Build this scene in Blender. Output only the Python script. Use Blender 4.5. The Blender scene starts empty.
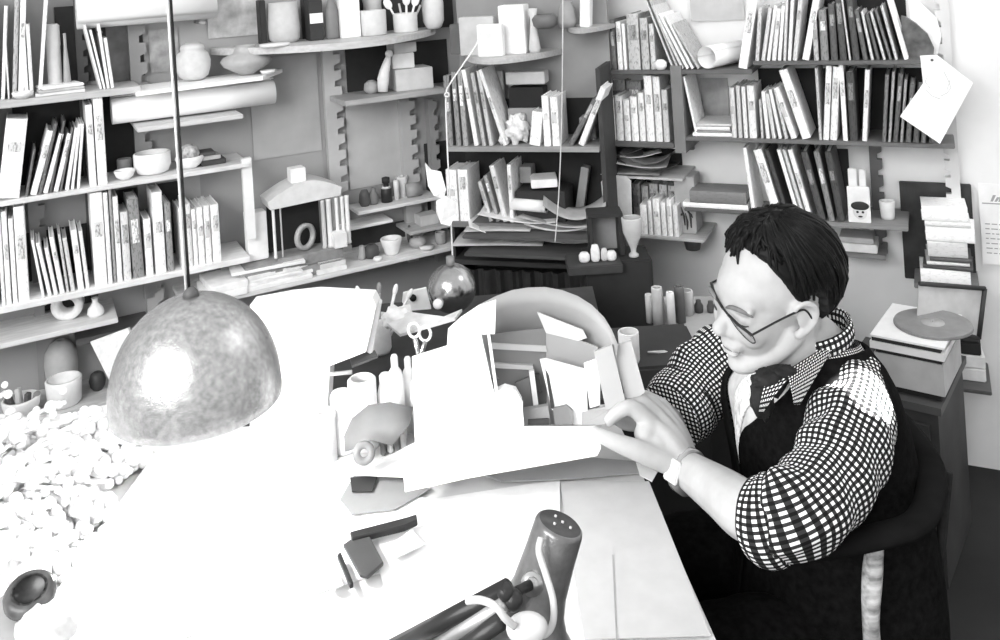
import bpy, bmesh, math, random
from mathutils import Vector, Matrix, noise
random.seed(11)
PI = math.pi
scene = bpy.context.scene
COL = scene.collection

# ------------------------------------------------------------------ camera
F, CX, CY, ROLL, CAMZ = 900.0, 500.0, -40.0, 0.062, 1.65
RV = Vector((math.cos(ROLL), 0, -math.sin(ROLL)))
UV_ = Vector((math.sin(ROLL), 0, math.cos(ROLL)))
YV = Vector((0, 1, 0))
CAM = Vector((0, 0, CAMZ))
cd = bpy.data.cameras.new('camera')
cam = bpy.data.objects.new('camera', cd)
COL.objects.link(cam)
cam.matrix_world = Matrix(((RV.x, UV_.x, 0, 0), (RV.y, UV_.y, -1, 0), (RV.z, UV_.z, 0, CAMZ), (0, 0, 0, 1)))
cd.sensor_width = 36.0
cd.lens = 36.0 * F / 1000.0
cd.shift_y = -(320.0 - CY) / 1000.0
cd.clip_start = 0.02
scene.camera = cam


def ray(px, py):
    return RV * ((px - CX) / F) - UV_ * ((py - CY) / F) + YV


def P(px, py, d):
    """the point of the room seen at (px, py), d metres in front of the camera"""
    return CAM + ray(px, py) * d


def T(px, py, z):
    """the point at height z seen at (px, py)"""
    r = ray(px, py)
    return CAM + r * ((z - CAMZ) / r.z)


# ------------------------------------------------------------------ materials
MATS = {}


def gm(v, rough=0.6, var=0.08, scale=30.0, metal=0.0, bump=0.0, kind='noise', spec=0.3):
    key = (round(v, 3), rough, var, scale, metal, bump, kind, spec)
    if key in MATS:
        return MATS[key]
    m = bpy.data.materials.new('grey_%s_%03d' % (kind, int(v * 100)))
    m.use_nodes = True
    nt = m.node_tree
    b = nt.nodes['Principled BSDF']
    b.inputs['Roughness'].default_value = rough
    b.inputs['Metallic'].default_value = metal
    b.inputs['Specular IOR Level'].default_value = spec
    tc = nt.nodes.new('ShaderNodeTexCoord')
    ra = nt.nodes.new('ShaderNodeValToRGB')
    lo, hi = max(0.0, v * (1 - var)), min(1.0, v * (1 + var))
    ra.color_ramp.elements[0].color = (lo, lo, lo, 1)
    ra.color_ramp.elements[1].color = (hi, hi, hi, 1)
    if kind in ('noise', 'marks', 'wood'):
        n = nt.nodes.new('ShaderNodeTexNoise')
        n.inputs['Scale'].default_value = scale
        n.inputs['Detail'].default_value = 4
        mp = nt.nodes.new('ShaderNodeMapping')
        if kind == 'wood':
            mp.inputs['Scale'].default_value = (1, 8, 8)
        if kind == 'marks':
            mp.inputs['Scale'].default_value = (6, 6, 1.6)
            n.inputs['Scale'].default_value = 40
            ra.color_ramp.elements[0].position = 0.40
            ra.color_ramp.elements[1].position = 0.47
        else:
            ra.color_ramp.elements[0].position = 0.3
            ra.color_ramp.elements[1].position = 0.7
        nt.links.new(tc.outputs['Object'], mp.inputs[0])
        nt.links.new(mp.outputs[0], n.inputs['Vector'])
        nt.links.new(n.outputs['Fac'], ra.inputs[0])
    if kind == 'pages':
        n = nt.nodes.new('ShaderNodeTexNoise')
        mp = nt.nodes.new('ShaderNodeMapping')
        mp.inputs['Scale'].default_value = (900, 4, 4)
        n.inputs['Scale'].default_value = 1
        nt.links.new(tc.outputs['Object'], mp.inputs[0])
        nt.links.new(mp.outputs[0], n.inputs['Vector'])
        nt.links.new(n.outputs['Fac'], ra.inputs[0])
    nt.links.new(ra.outputs[0], b.inputs['Base Color'])
    if bump > 0:
        bp = nt.nodes.new('ShaderNodeBump')
        bp.inputs['Strength'].default_value = bump
        bp.inputs['Distance'].default_value = 0.002
        n2 = nt.nodes.new('ShaderNodeTexNoise')
        n2.inputs['Scale'].default_value = scale * 4
        n2.inputs['Detail'].default_value = 6
        nt.links.new(tc.outputs['Object'], n2.inputs['Vector'])
        nt.links.new(n2.outputs['Fac'], bp.inputs['Height'])
        nt.links.new(bp.outputs[0], b.inputs['Normal'])
    MATS[key] = m
    return m


def gingham_mat():
    m = bpy.data.materials.new('gingham_cloth')
    m.use_nodes = True
    nt = m.node_tree
    b = nt.nodes['Principled BSDF']
    b.inputs['Roughness'].default_value = 0.85
    b.inputs['Specular IOR Level'].default_value = 0.1
    uv = nt.nodes.new('ShaderNodeUVMap')
    sp = nt.nodes.new('ShaderNodeSeparateXYZ')
    nt.links.new(uv.outputs[0], sp.inputs[0])
    outs = []
    for ax in ('X', 'Y'):
        mu = nt.nodes.new('ShaderNodeMath'); mu.operation = 'MULTIPLY'; mu.inputs[1].default_value = 1 / 0.0086
        fr = nt.nodes.new('ShaderNodeMath'); fr.operation = 'FRACT'
        gt = nt.nodes.new('ShaderNodeMath'); gt.operation = 'GREATER_THAN'; gt.inputs[1].default_value = 0.5
        nt.links.new(sp.outputs[ax], mu.inputs[0]); nt.links.new(mu.outputs[0], fr.inputs[0]); nt.links.new(fr.outputs[0], gt.inputs[0])
        outs.append(gt)
    ad = nt.nodes.new('ShaderNodeMath'); ad.operation = 'ADD'
    nt.links.new(outs[0].outputs[0], ad.inputs[0]); nt.links.new(outs[1].outputs[0], ad.inputs[1])
    dv = nt.nodes.new('ShaderNodeMath'); dv.operation = 'MULTIPLY'; dv.inputs[1].default_value = 0.5
    nt.links.new(ad.outputs[0], dv.inputs[0])
    ra = nt.nodes.new('ShaderNodeValToRGB')
    ra.color_ramp.interpolation = 'CONSTANT'
    e = ra.color_ramp.elements
    e[0].position = 0; e[0].color = (0.008, 0.008, 0.008, 1)
    e[1].position = 0.4; e[1].color = (0.035, 0.035, 0.035, 1)
    k = e.new(0.9); k.color = (0.88, 0.88, 0.88, 1)
    nt.links.new(dv.outputs[0], ra.inputs[0])
    nt.links.new(ra.outputs[0], b.inputs['Base Color'])
    return m


def glass_mat():
    m = bpy.data.materials.new('clear_glass')
    m.use_nodes = True
    b = m.node_tree.nodes['Principled BSDF']
    b.inputs['Transmission Weight'].default_value = 1.0
    b.inputs['Roughness'].default_value = 0.02
    b.inputs['IOR'].default_value = 1.1
    n = m.node_tree.nodes.new('ShaderNodeTexNoise')
    n.inputs['Scale'].default_value = 5
    r = m.node_tree.nodes.new('ShaderNodeValToRGB')
    r.color_ramp.elements[0].color = (0.95, 0.95, 0.95, 1)
    r.color_ramp.elements[1].color = (1, 1, 1, 1)
    m.node_tree.links.new(n.outputs['Fac'], r.inputs[0])
    m.node_tree.links.new(r.outputs[0], b.inputs['Base Color'])
    return m


def emit_mat(v, s):
    m = bpy.data.materials.new('lit_bulb_glass')
    m.use_nodes = True
    b = m.node_tree.nodes['Principled BSDF']
    b.inputs['Base Color'].default_value = (v, v, v, 1)
    b.inputs['Emission Color'].default_value = (1, 1, 1, 1)
    b.inputs['Emission Strength'].default_value = s
    return m


# ------------------------------------------------------------------ mesh builder
MW = {}


def props(o, label=None, cat=None, group=None, kind=None):
    if label: o['label'] = label
    if cat: o['category'] = cat
    if group: o['group'] = group
    if kind: o['kind'] = kind
    return o


def E(name, label, cat, M, group=None):
    o = bpy.data.objects.new(name, None)
    o.empty_display_size = 0.05
    COL.objects.link(o)
    if isinstance(M, Vector):
        M = Matrix.Translation(M)
    o.matrix_world = M
    MW[o.name] = M.copy()
    return props(o, label, cat, group)


def crom(pts, n):
    """Catmull-Rom through pts (tuples of equal length), n samples a span"""
    out = []
    L = len(pts)
    for i in range(L - 1):
        p0, p1, p2, p3 = pts[max(i - 1, 0)], pts[i], pts[i + 1], pts[min(i + 2, L - 1)]
        for k in range(n):
            t = k / n
            out.append(tuple(0.5 * (2 * b + (c - a) * t + (2 * a - 5 * b + 4 * c - d) * t * t + (3 * b - a - 3 * c + d) * t ** 3)
                             for a, b, c, d in zip(p0, p1, p2, p3)))
    out.append(tuple(pts[-1]))
    return out


class MB:
    def __init__(s):
        s.v, s.f, s.m, s.s, s.uv = [], [], [], [], []

    def add(s, vs, fs, mi=0, smooth=False, uvs=None):
        o = len(s.v)
        s.v += [Vector(x) for x in vs]
        for i, f in enumerate(fs):
            s.f.append([o + k for k in f]); s.m.append(mi); s.s.append(smooth)
            s.uv.append(uvs[i] if uvs else None)
        return s

    def box(s, c, sz, M=None, mi=0):
        x, y, z = (a / 2 for a in sz)
        vs = [Vector((c[0] + i * x, c[1] + j * y, c[2] + k * z)) for i in (-1, 1) for j in (-1, 1) for k in (-1, 1)]
        if M: vs = [M @ q for q in vs]
        return s.add(vs, [(0, 1, 3, 2), (4, 6, 7, 5), (0, 4, 5, 1), (2, 3, 7, 6), (0, 2, 6, 4), (1, 5, 7, 3)], mi)

    def bbox(s, c, sz, b=0.003, M=None, mi=0):
        """box with chamfered vertical and horizontal edges"""
        bm = bmesh.new()
        bmesh.ops.create_cube(bm, size=1)
        bmesh.ops.scale(bm, vec=sz, verts=bm.verts)
        bmesh.ops.bevel(bm, geom=list(bm.edges), offset=min(b, min(sz) * 0.3), segments=2, affect='EDGES')
        bmesh.ops.translate(bm, vec=c, verts=bm.verts)
        vs = [(M @ q.co if M else q.co.copy()) for q in bm.verts]
        fs = [[q.index for q in f.verts] for f in bm.faces]
        bm.free()
        return s.add(vs, fs, mi)

    def prism(s, poly, th, n=None, mi=0):
        """closed outline poly (3D points, roughly planar) given thickness th along n"""
        poly = [Vector(p) for p in poly]
        if n is None:
            n = Vector((0, 0, 0))
            for i in range(len(poly)):
                a, b = poly[i], poly[(i + 1) % len(poly)]
                n += a.cross(b)
            n.normalize()
        n = Vector(n)
        k = len(poly)
        vs = poly + [p + n * th for p in poly]
        fs = [list(range(k))[::-1], list(range(k, 2 * k))]
        for i in range(k):
            j = (i + 1) % k
            fs.append([i, j, k + j, k + i])
        return s.add(vs, fs, mi)

    def lathe(s, prof, M=None, n=32, mi=0, smooth=True, a0=0, a1=2 * PI):
        """prof: (radius, z) list"""
        full = abs(a1 - a0 - 2 * PI) < 1e-6
        k = n if full else n + 1
        vs = []
        for r, z in prof:
            for i in range(k):
                a = a0 + (a1 - a0) * i / n
                q = Vector((r * math.cos(a), r * math.sin(a), z))
                vs.append(M @ q if M else q)
        fs = []
        for j in range(len(prof) - 1):
            for i in range(n):
                i2 = (i + 1) % k
                fs.append([j * k + i, j * k + i2, (j + 1) * k + i2, (j + 1) * k + i])
        return s.add(vs, fs, mi, smooth)

    def cyl(s, p, q, r, r2=None, n=16, mi=0, smooth=True, cap=True):
        p, q = Vector(p), Vector(q)
        r2 = r if r2 is None else r2
        return s.tube([p, q], [r, r2], n, mi, cap=cap)

    def tube(s, path, rad, n=12, mi=0, cap=True, uv=False, disp=None, up=None):
        """rad: list of radius or (ra, rb); frames by parallel transport"""
        path = [Vector(p) for p in path]
        if not isinstance(rad, (list, tuple)): rad = [rad] * len(path)
        rad = [(r, r) if not isinstance(r, (tuple, list)) else r for r in rad]
        t = (path[1] - path[0]).normalized()
        u = Vector(up) if up is not None else (Vector((0, 0, 1)) if abs(t.z) < 0.9 else Vector((1, 0, 0)))
        u = (u - t * u.dot(t)).normalized()
        vs, dist, L = [], [0], len(path)
        for i in range(1, L): dist.append(dist[-1] + (path[i] - path[i - 1]).length)
        for i in range(L):
            t = (path[min(i + 1, L - 1)] - path[max(i - 1, 0)]).normalized()
            u = (u - t * u.dot(t)).normalized()
            w = t.cross(u)
            for k in range(n):
                a = 2 * PI * k / n
                dd = disp(dist[i], a) if disp else 0
                vs.append(path[i] + u * ((rad[i][0] + dd) * math.cos(a)) + w * ((rad[i][1] + dd) * math.sin(a)))
        fs, uvs = [], []
        rm = sum(r[0] + r[1] for r in rad) / (2 * L)
        for i in range(L - 1):
            for k in range(n):
                k2 = (k + 1) % n
                fs.append([i * n + k, i * n + k2, (i + 1) * n + k2, (i + 1) * n + k])
                c = 2 * PI * rm
                uvs.append([(k / n * c, dist[i]), ((k + 1) / n * c, dist[i]), ((k + 1) / n * c, dist[i + 1]), (k / n * c, dist[i + 1])])
        if cap:
            fs += [list(range(n))[::-1], [(L - 1) * n + k for k in range(n)]]
            uvs += [[(rad[0][0] * math.cos(2 * PI * k / n), rad[0][0] * math.sin(2 * PI * k / n)) for k in range(n)][::-1], [(rad[-1][0] * math.cos(2 * PI * k / n), rad[-1][0] * math.sin(2 * PI * k / n)) for k in range(n)]]
        return s.add(vs, fs, mi, True, uvs if uv else None)

    def ball(s, c, r, M=None, n=20, m=12, mi=0, disp=None):
        """ellipsoid; r = (rx, ry, rz) or number; M orients about c"""
        if not isinstance(r, (tuple, list)): r = (r, r, r)
        c = Vector(c)
        vs = []
        def put(d):
            k = 1 + (disp(d) if disp else 0)
            q = Vector((d.x * r[0], d.y * r[1], d.z * r[2])) * k
            if M: q = M @ q
            vs.append(c + q)
        put(Vector((0, 0, 1)))
        for j in range(1, m):
            th = PI * j / m
            for i in range(n):
                a = 2 * PI * i / n
                put(Vector((math.sin(th) * math.cos(a), math.sin(th) * math.sin(a), math.cos(th))))
        put(Vector((0, 0, -1)))
        fs = [[0, 1 + i, 1 + (i + 1) % n] for i in range(n)]
        for j in range(m - 2):
            for i in range(n):
                a, b = 1 + j * n + i, 1 + j * n + (i + 1) % n
                fs.append([a, a + n, b + n, b])
        e = len(vs) - 1
        fs += [[e, 1 + (m - 2) * n + (i + 1) % n, 1 + (m - 2) * n + i] for i in range(n)]
        return s.add(vs, fs, mi, True)

    def build(s, name, mats, parent=None, M=None, local=False, auto=True):
        if not isinstance(mats, (list, tuple)): mats = [mats]
        vs = s.v
        if parent is not None:
            MI = MW[parent.name].inverted()
            W = M.copy() if M else MW[parent.name].copy()
            if not local:
                vs = [W.inverted() @ v for v in vs]
        elif M is not None:
            W = M.copy()
            if not local: vs = [W.inverted() @ v for v in vs]
        else:
            cx = (min(v.x for v in vs) + max(v.x for v in vs)) / 2
            cy = (min(v.y for v in vs) + max(v.y for v in vs)) / 2
            W = Matrix.Translation((cx, cy, min(v.z for v in vs)))
            vs = [v - W.translation for v in vs]
        me = bpy.data.meshes.new(name)
        me.from_pydata([tuple(v) for v in vs], [], s.f)
        me.update()
        if any(u is not None for u in s.uv):
            ul = me.uv_layers.new(name='UVMap')
            for p, u in zip(me.polygons, s.uv):
                for li, k in zip(p.loop_indices, range(len(p.loop_indices))):
                    ul.data[li].uv = u[k] if u else (0, 0)
        for m in mats: me.materials.append(m)
        me.polygons.foreach_set('material_index', s.m)
        me.polygons.foreach_set('use_smooth', s.s)
        bm = bmesh.new(); bm.from_mesh(me)
        bmesh.ops.recalc_face_normals(bm, faces=bm.faces)
        bm.to_mesh(me); bm.free()
        o = bpy.data.objects.new(name, me)
        COL.objects.link(o)
        if parent is not None:
            o.parent = parent
            o.matrix_parent_inverse = Matrix.Identity(4)
            o.matrix_local = MI @ W
        else:
            o.matrix_world = W
        MW[o.name] = W.copy()
        return o


def frame(origin, x, y=None, z=(0, 0, 1)):
    """matrix with local x along x, z up-ish"""
    x = Vector(x).normalized(); z = Vector(z)
    z = (z - x * z.dot(x)).normalized()
    y = z.cross(x)
    return Matrix(((x.x, y.x, z.x, origin[0]), (x.y, y.y, z.y, origin[1]), (x.z, y.z, z.z, origin[2]), (0, 0, 0, 1)))


def rotz(a): return Matrix.Rotation(a, 4, 'Z')
def tr(*v): return Matrix.Translation(Vector(v) if len(v) == 3 else Vector(v[0]))


# ------------------------------------------------------------------ wall frames
class Wall:
    """a vertical plane: s runs along it, off stands out into the room"""
    def __init__(w, p, t):
        w.t = Vector((t[0], t[1], 0)).normalized()
        w.n = Vector((w.t.y, -w.t.x, 0))          # into the room (towards the camera)
        w.o = Vector((p[0], p[1], 0))
        w.R = frame((0, 0, 0), w.t)

    def pt(w, s, off, z): return w.o + w.t * s + w.n * off + Vector((0, 0, z))

    def hit(w, px, py, off):
        r = ray(px, py)
        q = w.o + w.n * off
        k = (q - CAM).dot(w.n) / r.dot(w.n)
        h = CAM + r * k
        return (h - w.o).dot(w.t), h.z

    def M(w, s, off, z, lean=0, turn=0):
        return tr(w.pt(s, off, z)) @ w.R @ Matrix.Rotation(lean, 4, 'Y') @ rotz(turn)


TL, TR_, TK = Vector((1.889, 1, 0)), Vector((2.1, -1, 0)), Vector((2.877, -0.9, 0))
_f = P(0, 200, 2.5)
_n = Vector((TL.normalized().y, -TL.normalized().x, 0))
LW = Wall(Vector((_f.x, _f.y, 0)) - _n * 0.2, TL)
_f = P(1000, 480, 2.75)
RW = Wall(Vector((_f.x, _f.y, 0)), TR_)
_f = P(520, 146, 2.93)
_n = Vector((TK.normalized().y, -TK.normalized().x, 0))
KW = Wall(Vector((_f.x, _f.y, 0)) - _n * 0.22, TK)
# ------------------------------------------------------------------ setting
def slab_wall(name, w, s0, s1, v, th=0.1, h=2.75):
    b = MB()
    b.box(((s0 + s1) / 2, th / 2, h / 2), (s1 - s0, th, h))
    o = b.build(name, gm(v, 0.8, 0.05, 6, bump=0.15), M=tr(w.pt(0, 0, 0)) @ w.R, local=True)
    return props(o, kind='structure')

# where the two walls meet
def meet(a, b):
    d = b.o - a.o
    den = a.t.x * b.t.y - a.t.y * b.t.x
    return (d.x * b.t.y - d.y * b.t.x) / den
SA = meet(LW, RW)
SB = meet(RW, LW)
slab_wall('wall_left', LW, -1.6, SA + 0.05, 0.36)
slab_wall('wall_right', RW, SB - 0.05, 3.4, 0.80)
b = MB(); b.box((0.3, 1.2, -0.05), (7.5, 6.5, 0.1))
props(b.build('floor', gm(0.022, 0.7, 0.4, 3), M=Matrix.Identity(4), local=True), kind='structure')
b = MB(); b.bbox((1.7, -0.012, 0.035), (3.3, 0.02, 0.07), 0.004)
props(b.build('baseboard_right', gm(0.4, 0.6), M=tr(RW.pt(0, 0, 0)) @ RW.R, local=True), kind='structure')

# ------------------------------------------------------------------ shelves
SH = {}


def y_at(w, off, z, px, y0):
    y = y0
    for _ in range(5):
        a, b_ = w.hit(px, y, off)[1], w.hit(px, y + 1, off)[1]
        y += (z - a) / (b_ - a)
    return y


def shelf(key, w, x0, x1, ref, depth, th, v, label, back=0.0, front=None, group=None, rough=0.55):
    z = w.hit(ref[0], ref[1], depth)[1]
    s0 = w.hit(x0, y_at(w, depth, z, x0, ref[1]), depth)[0]
    s1 = w.hit(x1, y_at(w, depth, z, x1, ref[1]), depth)[0]
    b = MB()
    if front is None:
        b.bbox(((s0 + s1) / 2, -(depth + back) / 2, z - th / 2), (s1 - s0, depth - back, th), 0.002)
    else:                                                    # rounded front edge
        n = 24
        poly = [(s1, -0.004, z - th), (s0, -0.004, z - th)]
        for i in range(n + 1):
            t = i / n
            y = -(0.02 + (front - 0.02) * math.sin(PI * t) ** 0.75)
            poly.append((s0 + (s1 - s0) * t, y, z - th))
        b.prism(poly, th, (0, 0, 1))
    M = tr(w.pt((s0 + s1) / 2, 0, z - th)) @ w.R
    o = b.build('shelf', gm(v, rough, 0.12, 14, kind='wood', bump=0.1), M=M, local=False) if False else None
    W = tr(w.pt(0, 0, 0)) @ w.R
    b.v = [W @ q for q in b.v]
    o = b.build('shelf', gm(v, rough, 0.12, 14, kind='wood', bump=0.1), M=M)
    props(o, label, 'shelf', group or 'shelf boards fixed to the walls')
    SH[key] = (w, depth, z, ref[1])
    return o


shelf('ltop', LW, -70, 141, (70, 94), 0.20, 0.02, 0.5, 'grey shelf board carrying a pale tube and four leaning books, above the pale magazines')
shelf('lroll', LW, 137, 243, (190, 121), 0.22, 0.014, 0.6, 'narrow pale shelf under the thick rolled white sheet')
shelf('a', LW, -70, 250, (120, 183), 0.20, 0.014, 0.7, 'long white shelf board with bowls and large pale magazines on it')
shelf('c', LW, -70, 250, (120, 283), 0.20, 0.018, 0.8, 'long white shelf board under the row of many pale books behind the cord')
shelf('d', LW, -70, 118, (60, 331), 0.20, 0.014, 0.7, 'shelf board with a white ring-shaped roll end on it')
shelf('d2', LW, 183, 472, (330, 274), 0.22, 0.014, 0.75, 'long thin white shelf below the arched model, behind the lamp')
shelf('e', LW, -70, 112, (60, 414), 0.20, 0.02, 0.6, 'lowest shelf board with the white beaker and bowl above the plant')
shelf('e1', LW, 358, 440, (400, 204), 0.12, 0.012, 0.75, 'short narrow shelf with little bottles and a can')
shelf('em', LW, 343, 393, (370, 224), 0.10, 0.010, 0.85, 'tiny white shelf just under the shelf of little bottles')
shelf('f', LW, 410, 474, (440, 226), 0.14, 0.012, 0.5, 'short grey shelf with a small box behind the paper tag')
shelf('t1', LW, 222, 456, (340, 40), 0.2, 0.022, 0.55, 'long grey shelf with a curved front edge, jars and brushes on it', front=0.32, rough=0.5)
shelf('t2', LW, 345, 446, (400, 94), 0.20, 0.018, 0.42, 'short grey shelf carrying a square cardboard box')
shelf('t3', KW, 448, 548, (500, 56), 0.2, 0.02, 0.5, 'grey shelf with a rounded front below white cartons', front=0.26)
shelf('t4', KW, 556, 604, (560, 30), 0.2, 0.014, 0.4, 'small high shelf near the ceiling end of the corner', front=0.2)

shelf('r1a', RW, 606, 752, (680, 70), 0.2, 0.014, 0.12, 'black shelf edge under the slanting portfolios and paper roll', group='dark shelf boards on the pale wall')
shelf('r1b', RW, 753, 935, (840, 61), 0.2, 0.012, 0.12, 'black top shelf edge under untidy papers and dark record sleeves', group='dark shelf boards on the pale wall')
shelf('r2a', RW, 600, 674, (640, 142), 0.2, 0.018, 0.12, 'black shelf edge below the white books beside the upright divider', group='dark shelf boards on the pale wall')
shelf('r2b', RW, 684, 955, (820, 141), 0.2, 0.012, 0.15, 'long dark shelf ending behind the pinned sketch sheet', group='dark shelf boards on the pale wall')
shelf('rp', RW, 604, 682, (640, 177), 0.19, 0.008, 0.55, 'thin shelf holding a heap of loose papers above small booklets')
shelf('r4', RW, 604, 704, (650, 236), 0.2, 0.010, 0.5, 'thin shelf under the small white booklets and hanging paper')
shelf('r5', RW, 684, 750, (715, 210), 0.2, 0.010, 0.12, 'short dark shelf under two books lying flat')
shelf('r6', RW, 738, 908, (820, 222), 0.2, 0.012, 0.25, 'grey shelf directly above the dark-haired head')
shelf('r7', RW, 838, 886, (862, 254), 0.14, 0.014, 0.2, 'small dark shelf below the picture card')
shelf('rs', RW, 914, 980, (945, 287), 0.17, 0.012, 0.2, 'small dark shelf under the stack of lying white books')

shelf('rb', RW, 954, 992, (972, 390), 0.2, 0.010, 0.1, 'small dark shelf between record player and wall')


def post(w, px, py0, py1, off, wd, dp, v, label, teeth=0, side=1, group='notched shelf posts'):
    """upright with a row of notches cut in one side"""
    s, z1 = w.hit(px, py0, off)
    z0 = w.hit(px, py1, off)[1]
    s = w.hit(px, (py0 + py1) / 2, off)[0]
    W = tr(w.pt(s, 0, z0)) @ w.R
    H = z1 - z0
    b = MB()
    cw = wd * 0.62 if teeth else wd
    b.box((-side * (wd - cw) / 2, -off + dp / 2, H / 2), (cw, dp, H))
    if teeth:
        n = max(2, int(H / teeth))
        for i in range(n):
            zc = (i + 0.5) * H / n
            x = side * (wd / 2 - (wd - cw) / 2)
            h2 = H / n * 0.66 / 2
            poly = [(x - (wd - cw) / 2 * side, -off, zc - h2), (x + (wd - cw) / 2 * side, -off, zc - h2 * 0.6),
                    (x + (wd - cw) / 2 * side, -off, zc + h2), (x - (wd - cw) / 2 * side, -off, zc + h2)]
            b.prism(poly, dp, (0, 1, 0))
    o = b.build('shelf_post', gm(v, 0.6, 0.08, 10), M=W, local=True)
    return props(o, label, 'shelf post', group)


post(LW, 334, -60, 262, 0.03, 0.062, 0.025, 0.5, 'tall pale notched post behind the arched model', 0.055)
post(LW, 412, 98, 262, 0.03, 0.06, 0.025, 0.5, 'notched grey post below the shelf with the square box', 0.05)
post(LW, 437, 98, 262, 0.04, 0.035, 0.03, 0.3, 'dark notched post beside the hanging white string', 0.05)
post(LW, 142, -60, 300, 0.03, 0.05, 0.025, 0.3, 'notched grey post behind the lamp cord and bowls', 0.06)
post(LW, 42, 180, 420, 0.03, 0.045, 0.025, 0.3, 'notched grey post above the white bowl and beaker', 0.06)
post(LW, 86, -60, 300, 0.02, 0.03, 0.02, 0.12, 'thin dark notched strip behind the leaning books', 0.05)
post(LW, 249, 158, 240, 0.19, 0.03, 0.02, 0.85, 'white divider post at the end of the bowl shelf', group='white divider')
post(LW, 156, 285, 330, 0.03, 0.05, 0.025, 0.5, 'short pale notched post above the lamp shade', 0.05)
post(RW, 678, 66, 153, 0.205, 0.036, 0.19, 0.2, 'grey upright divider between two rows of books', group='upright divider')
post(RW, 878, 140, 258, 0.03, 0.036, 0.025, 0.12, 'dark post beside the picture card', 0.05)
post(RW, 946, -60, 208, 0.05, 0.04, 0.03, 0.6, 'pale notched post beside the pinned sketch sheet', 0.05, -1)
post(RW, 690, 64, 150, 0.02, 0.02, 0.02, 0.2, 'slim dark notched strip behind the lying papers', 0.05)

def shading(w, x0, y0, x1, y1, v, label, off=.004):  # near-black sheet painting shelf shade onto the wall behind the things
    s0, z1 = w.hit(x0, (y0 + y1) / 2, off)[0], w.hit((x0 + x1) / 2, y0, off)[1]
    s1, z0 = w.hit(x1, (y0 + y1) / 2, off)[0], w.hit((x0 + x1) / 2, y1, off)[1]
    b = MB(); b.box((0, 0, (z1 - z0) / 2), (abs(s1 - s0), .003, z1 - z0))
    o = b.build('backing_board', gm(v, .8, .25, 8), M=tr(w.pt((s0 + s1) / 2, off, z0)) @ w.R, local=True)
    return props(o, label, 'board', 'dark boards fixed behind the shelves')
shading(RW, 760, 68, 938, 138, .02, 'black backing board behind the books under the record sleeves')
shading(RW, 798, -40, 906, 56, .02, 'black backing board behind the record sleeves on the topmost shelf')
shading(RW, 608, 148, 684, 232, .03, 'black backing board behind the small booklets')
shading(RW, 786, 148, 850, 214, .03, 'black backing board behind tall books above the head')
shading(LW, 14, 98, 142, 182, .03, 'black backing board behind the leaning magazines and small bowls', .008)
shading(LW, 56, 4, 143, 80, .05, 'dark backing board behind the upright tube', .003)
shading(LW, 24, 228, 92, 290, .06, 'dark backing board behind the leaning row of pale books')
shading(LW, 106, 186, 182, 262, .04, 'dark backing board behind the mixed upright books')
shading(LW, 38, 296, 92, 318, .04, 'dark backing board behind the ring-shaped tape roll')
shading(LW, 346, 44, 448, 88, .03, 'dark backing board behind the square cardboard box')
shading(LW, 340, 220, 470, 252, .05, 'dark backing board behind the flared cup and dark pot')
shading(LW, 426, 140, 470, 218, .03, 'dark backing board behind the paper tag')
shading(LW, 300, -40, 452, 34, .04, 'dark backing board behind the jars on the curved shelf')

# ------------------------------------------------------------------ corner bookcase
def kbox(b, x0, x1, z0, z1, y0, y1, mi=0):
    b.box(((x0 + x1) / 2, -(y0 + y1) / 2, (z0 + z1) / 2), (x1 - x0, y1 - y0, z1 - z0), mi=mi)

KM = tr(KW.pt(0, 0, 0)) @ KW.R
ks0 = KW.hit(443, 146, 0.22)[0]; ks1 = KW.hit(603, 146, 0.22)[0]
kz = [KW.hit(520, y, 0.22)[1] for y in (62, 147, 224, 262)]
kc = E('corner_bookcase', 'dark open bookcase standing across the corner between both walls', 'bookcase', KM)
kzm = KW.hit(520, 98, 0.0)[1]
b = MB(); kbox(b, ks0, ks1, 0, kzm, 0, 0.012); b.build('back_panel', gm(0.025, 0.8, 0.3, 8), kc, local=True)  # back and sides near-black: shade of the unlit corner put into the colour
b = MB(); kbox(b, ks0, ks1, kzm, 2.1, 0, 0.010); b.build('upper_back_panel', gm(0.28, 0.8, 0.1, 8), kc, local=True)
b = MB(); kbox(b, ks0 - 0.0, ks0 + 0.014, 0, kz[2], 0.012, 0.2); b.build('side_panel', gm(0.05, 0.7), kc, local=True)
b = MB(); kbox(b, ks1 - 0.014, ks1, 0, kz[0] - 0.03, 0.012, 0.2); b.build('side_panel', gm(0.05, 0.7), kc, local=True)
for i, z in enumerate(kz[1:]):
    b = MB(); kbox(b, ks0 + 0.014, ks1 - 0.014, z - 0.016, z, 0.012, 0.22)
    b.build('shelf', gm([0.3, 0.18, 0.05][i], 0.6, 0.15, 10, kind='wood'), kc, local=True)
b = MB()
n = 60
pl = []
for i in range(n + 1):
    x = ks0 + 0.02 + (ks1 - ks0 - 0.04) * i / n
    pl.append((x, -0.225 - 0.010 * math.sin(i * 1.1) - 0.004 * math.sin(i * 2.7)))
poly = [(x, y, 0.35) for x, y in pl] + [(x, y + 0.006, 0.35) for x, y in pl[::-1]]
b.prism(poly, kz[3] - 0.03 - 0.35, (0, 0, 1))
b.build('curtain', gm(0.035, 0.9, 0.2, 20), kc, local=True)
SH['k1'] = (KW, 0.22, kz[1], 146)
SH['k2'] = (KW, 0.22, kz[2], 222)
SH['k3'] = (KW, 0.22, kz[3], 262)

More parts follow.
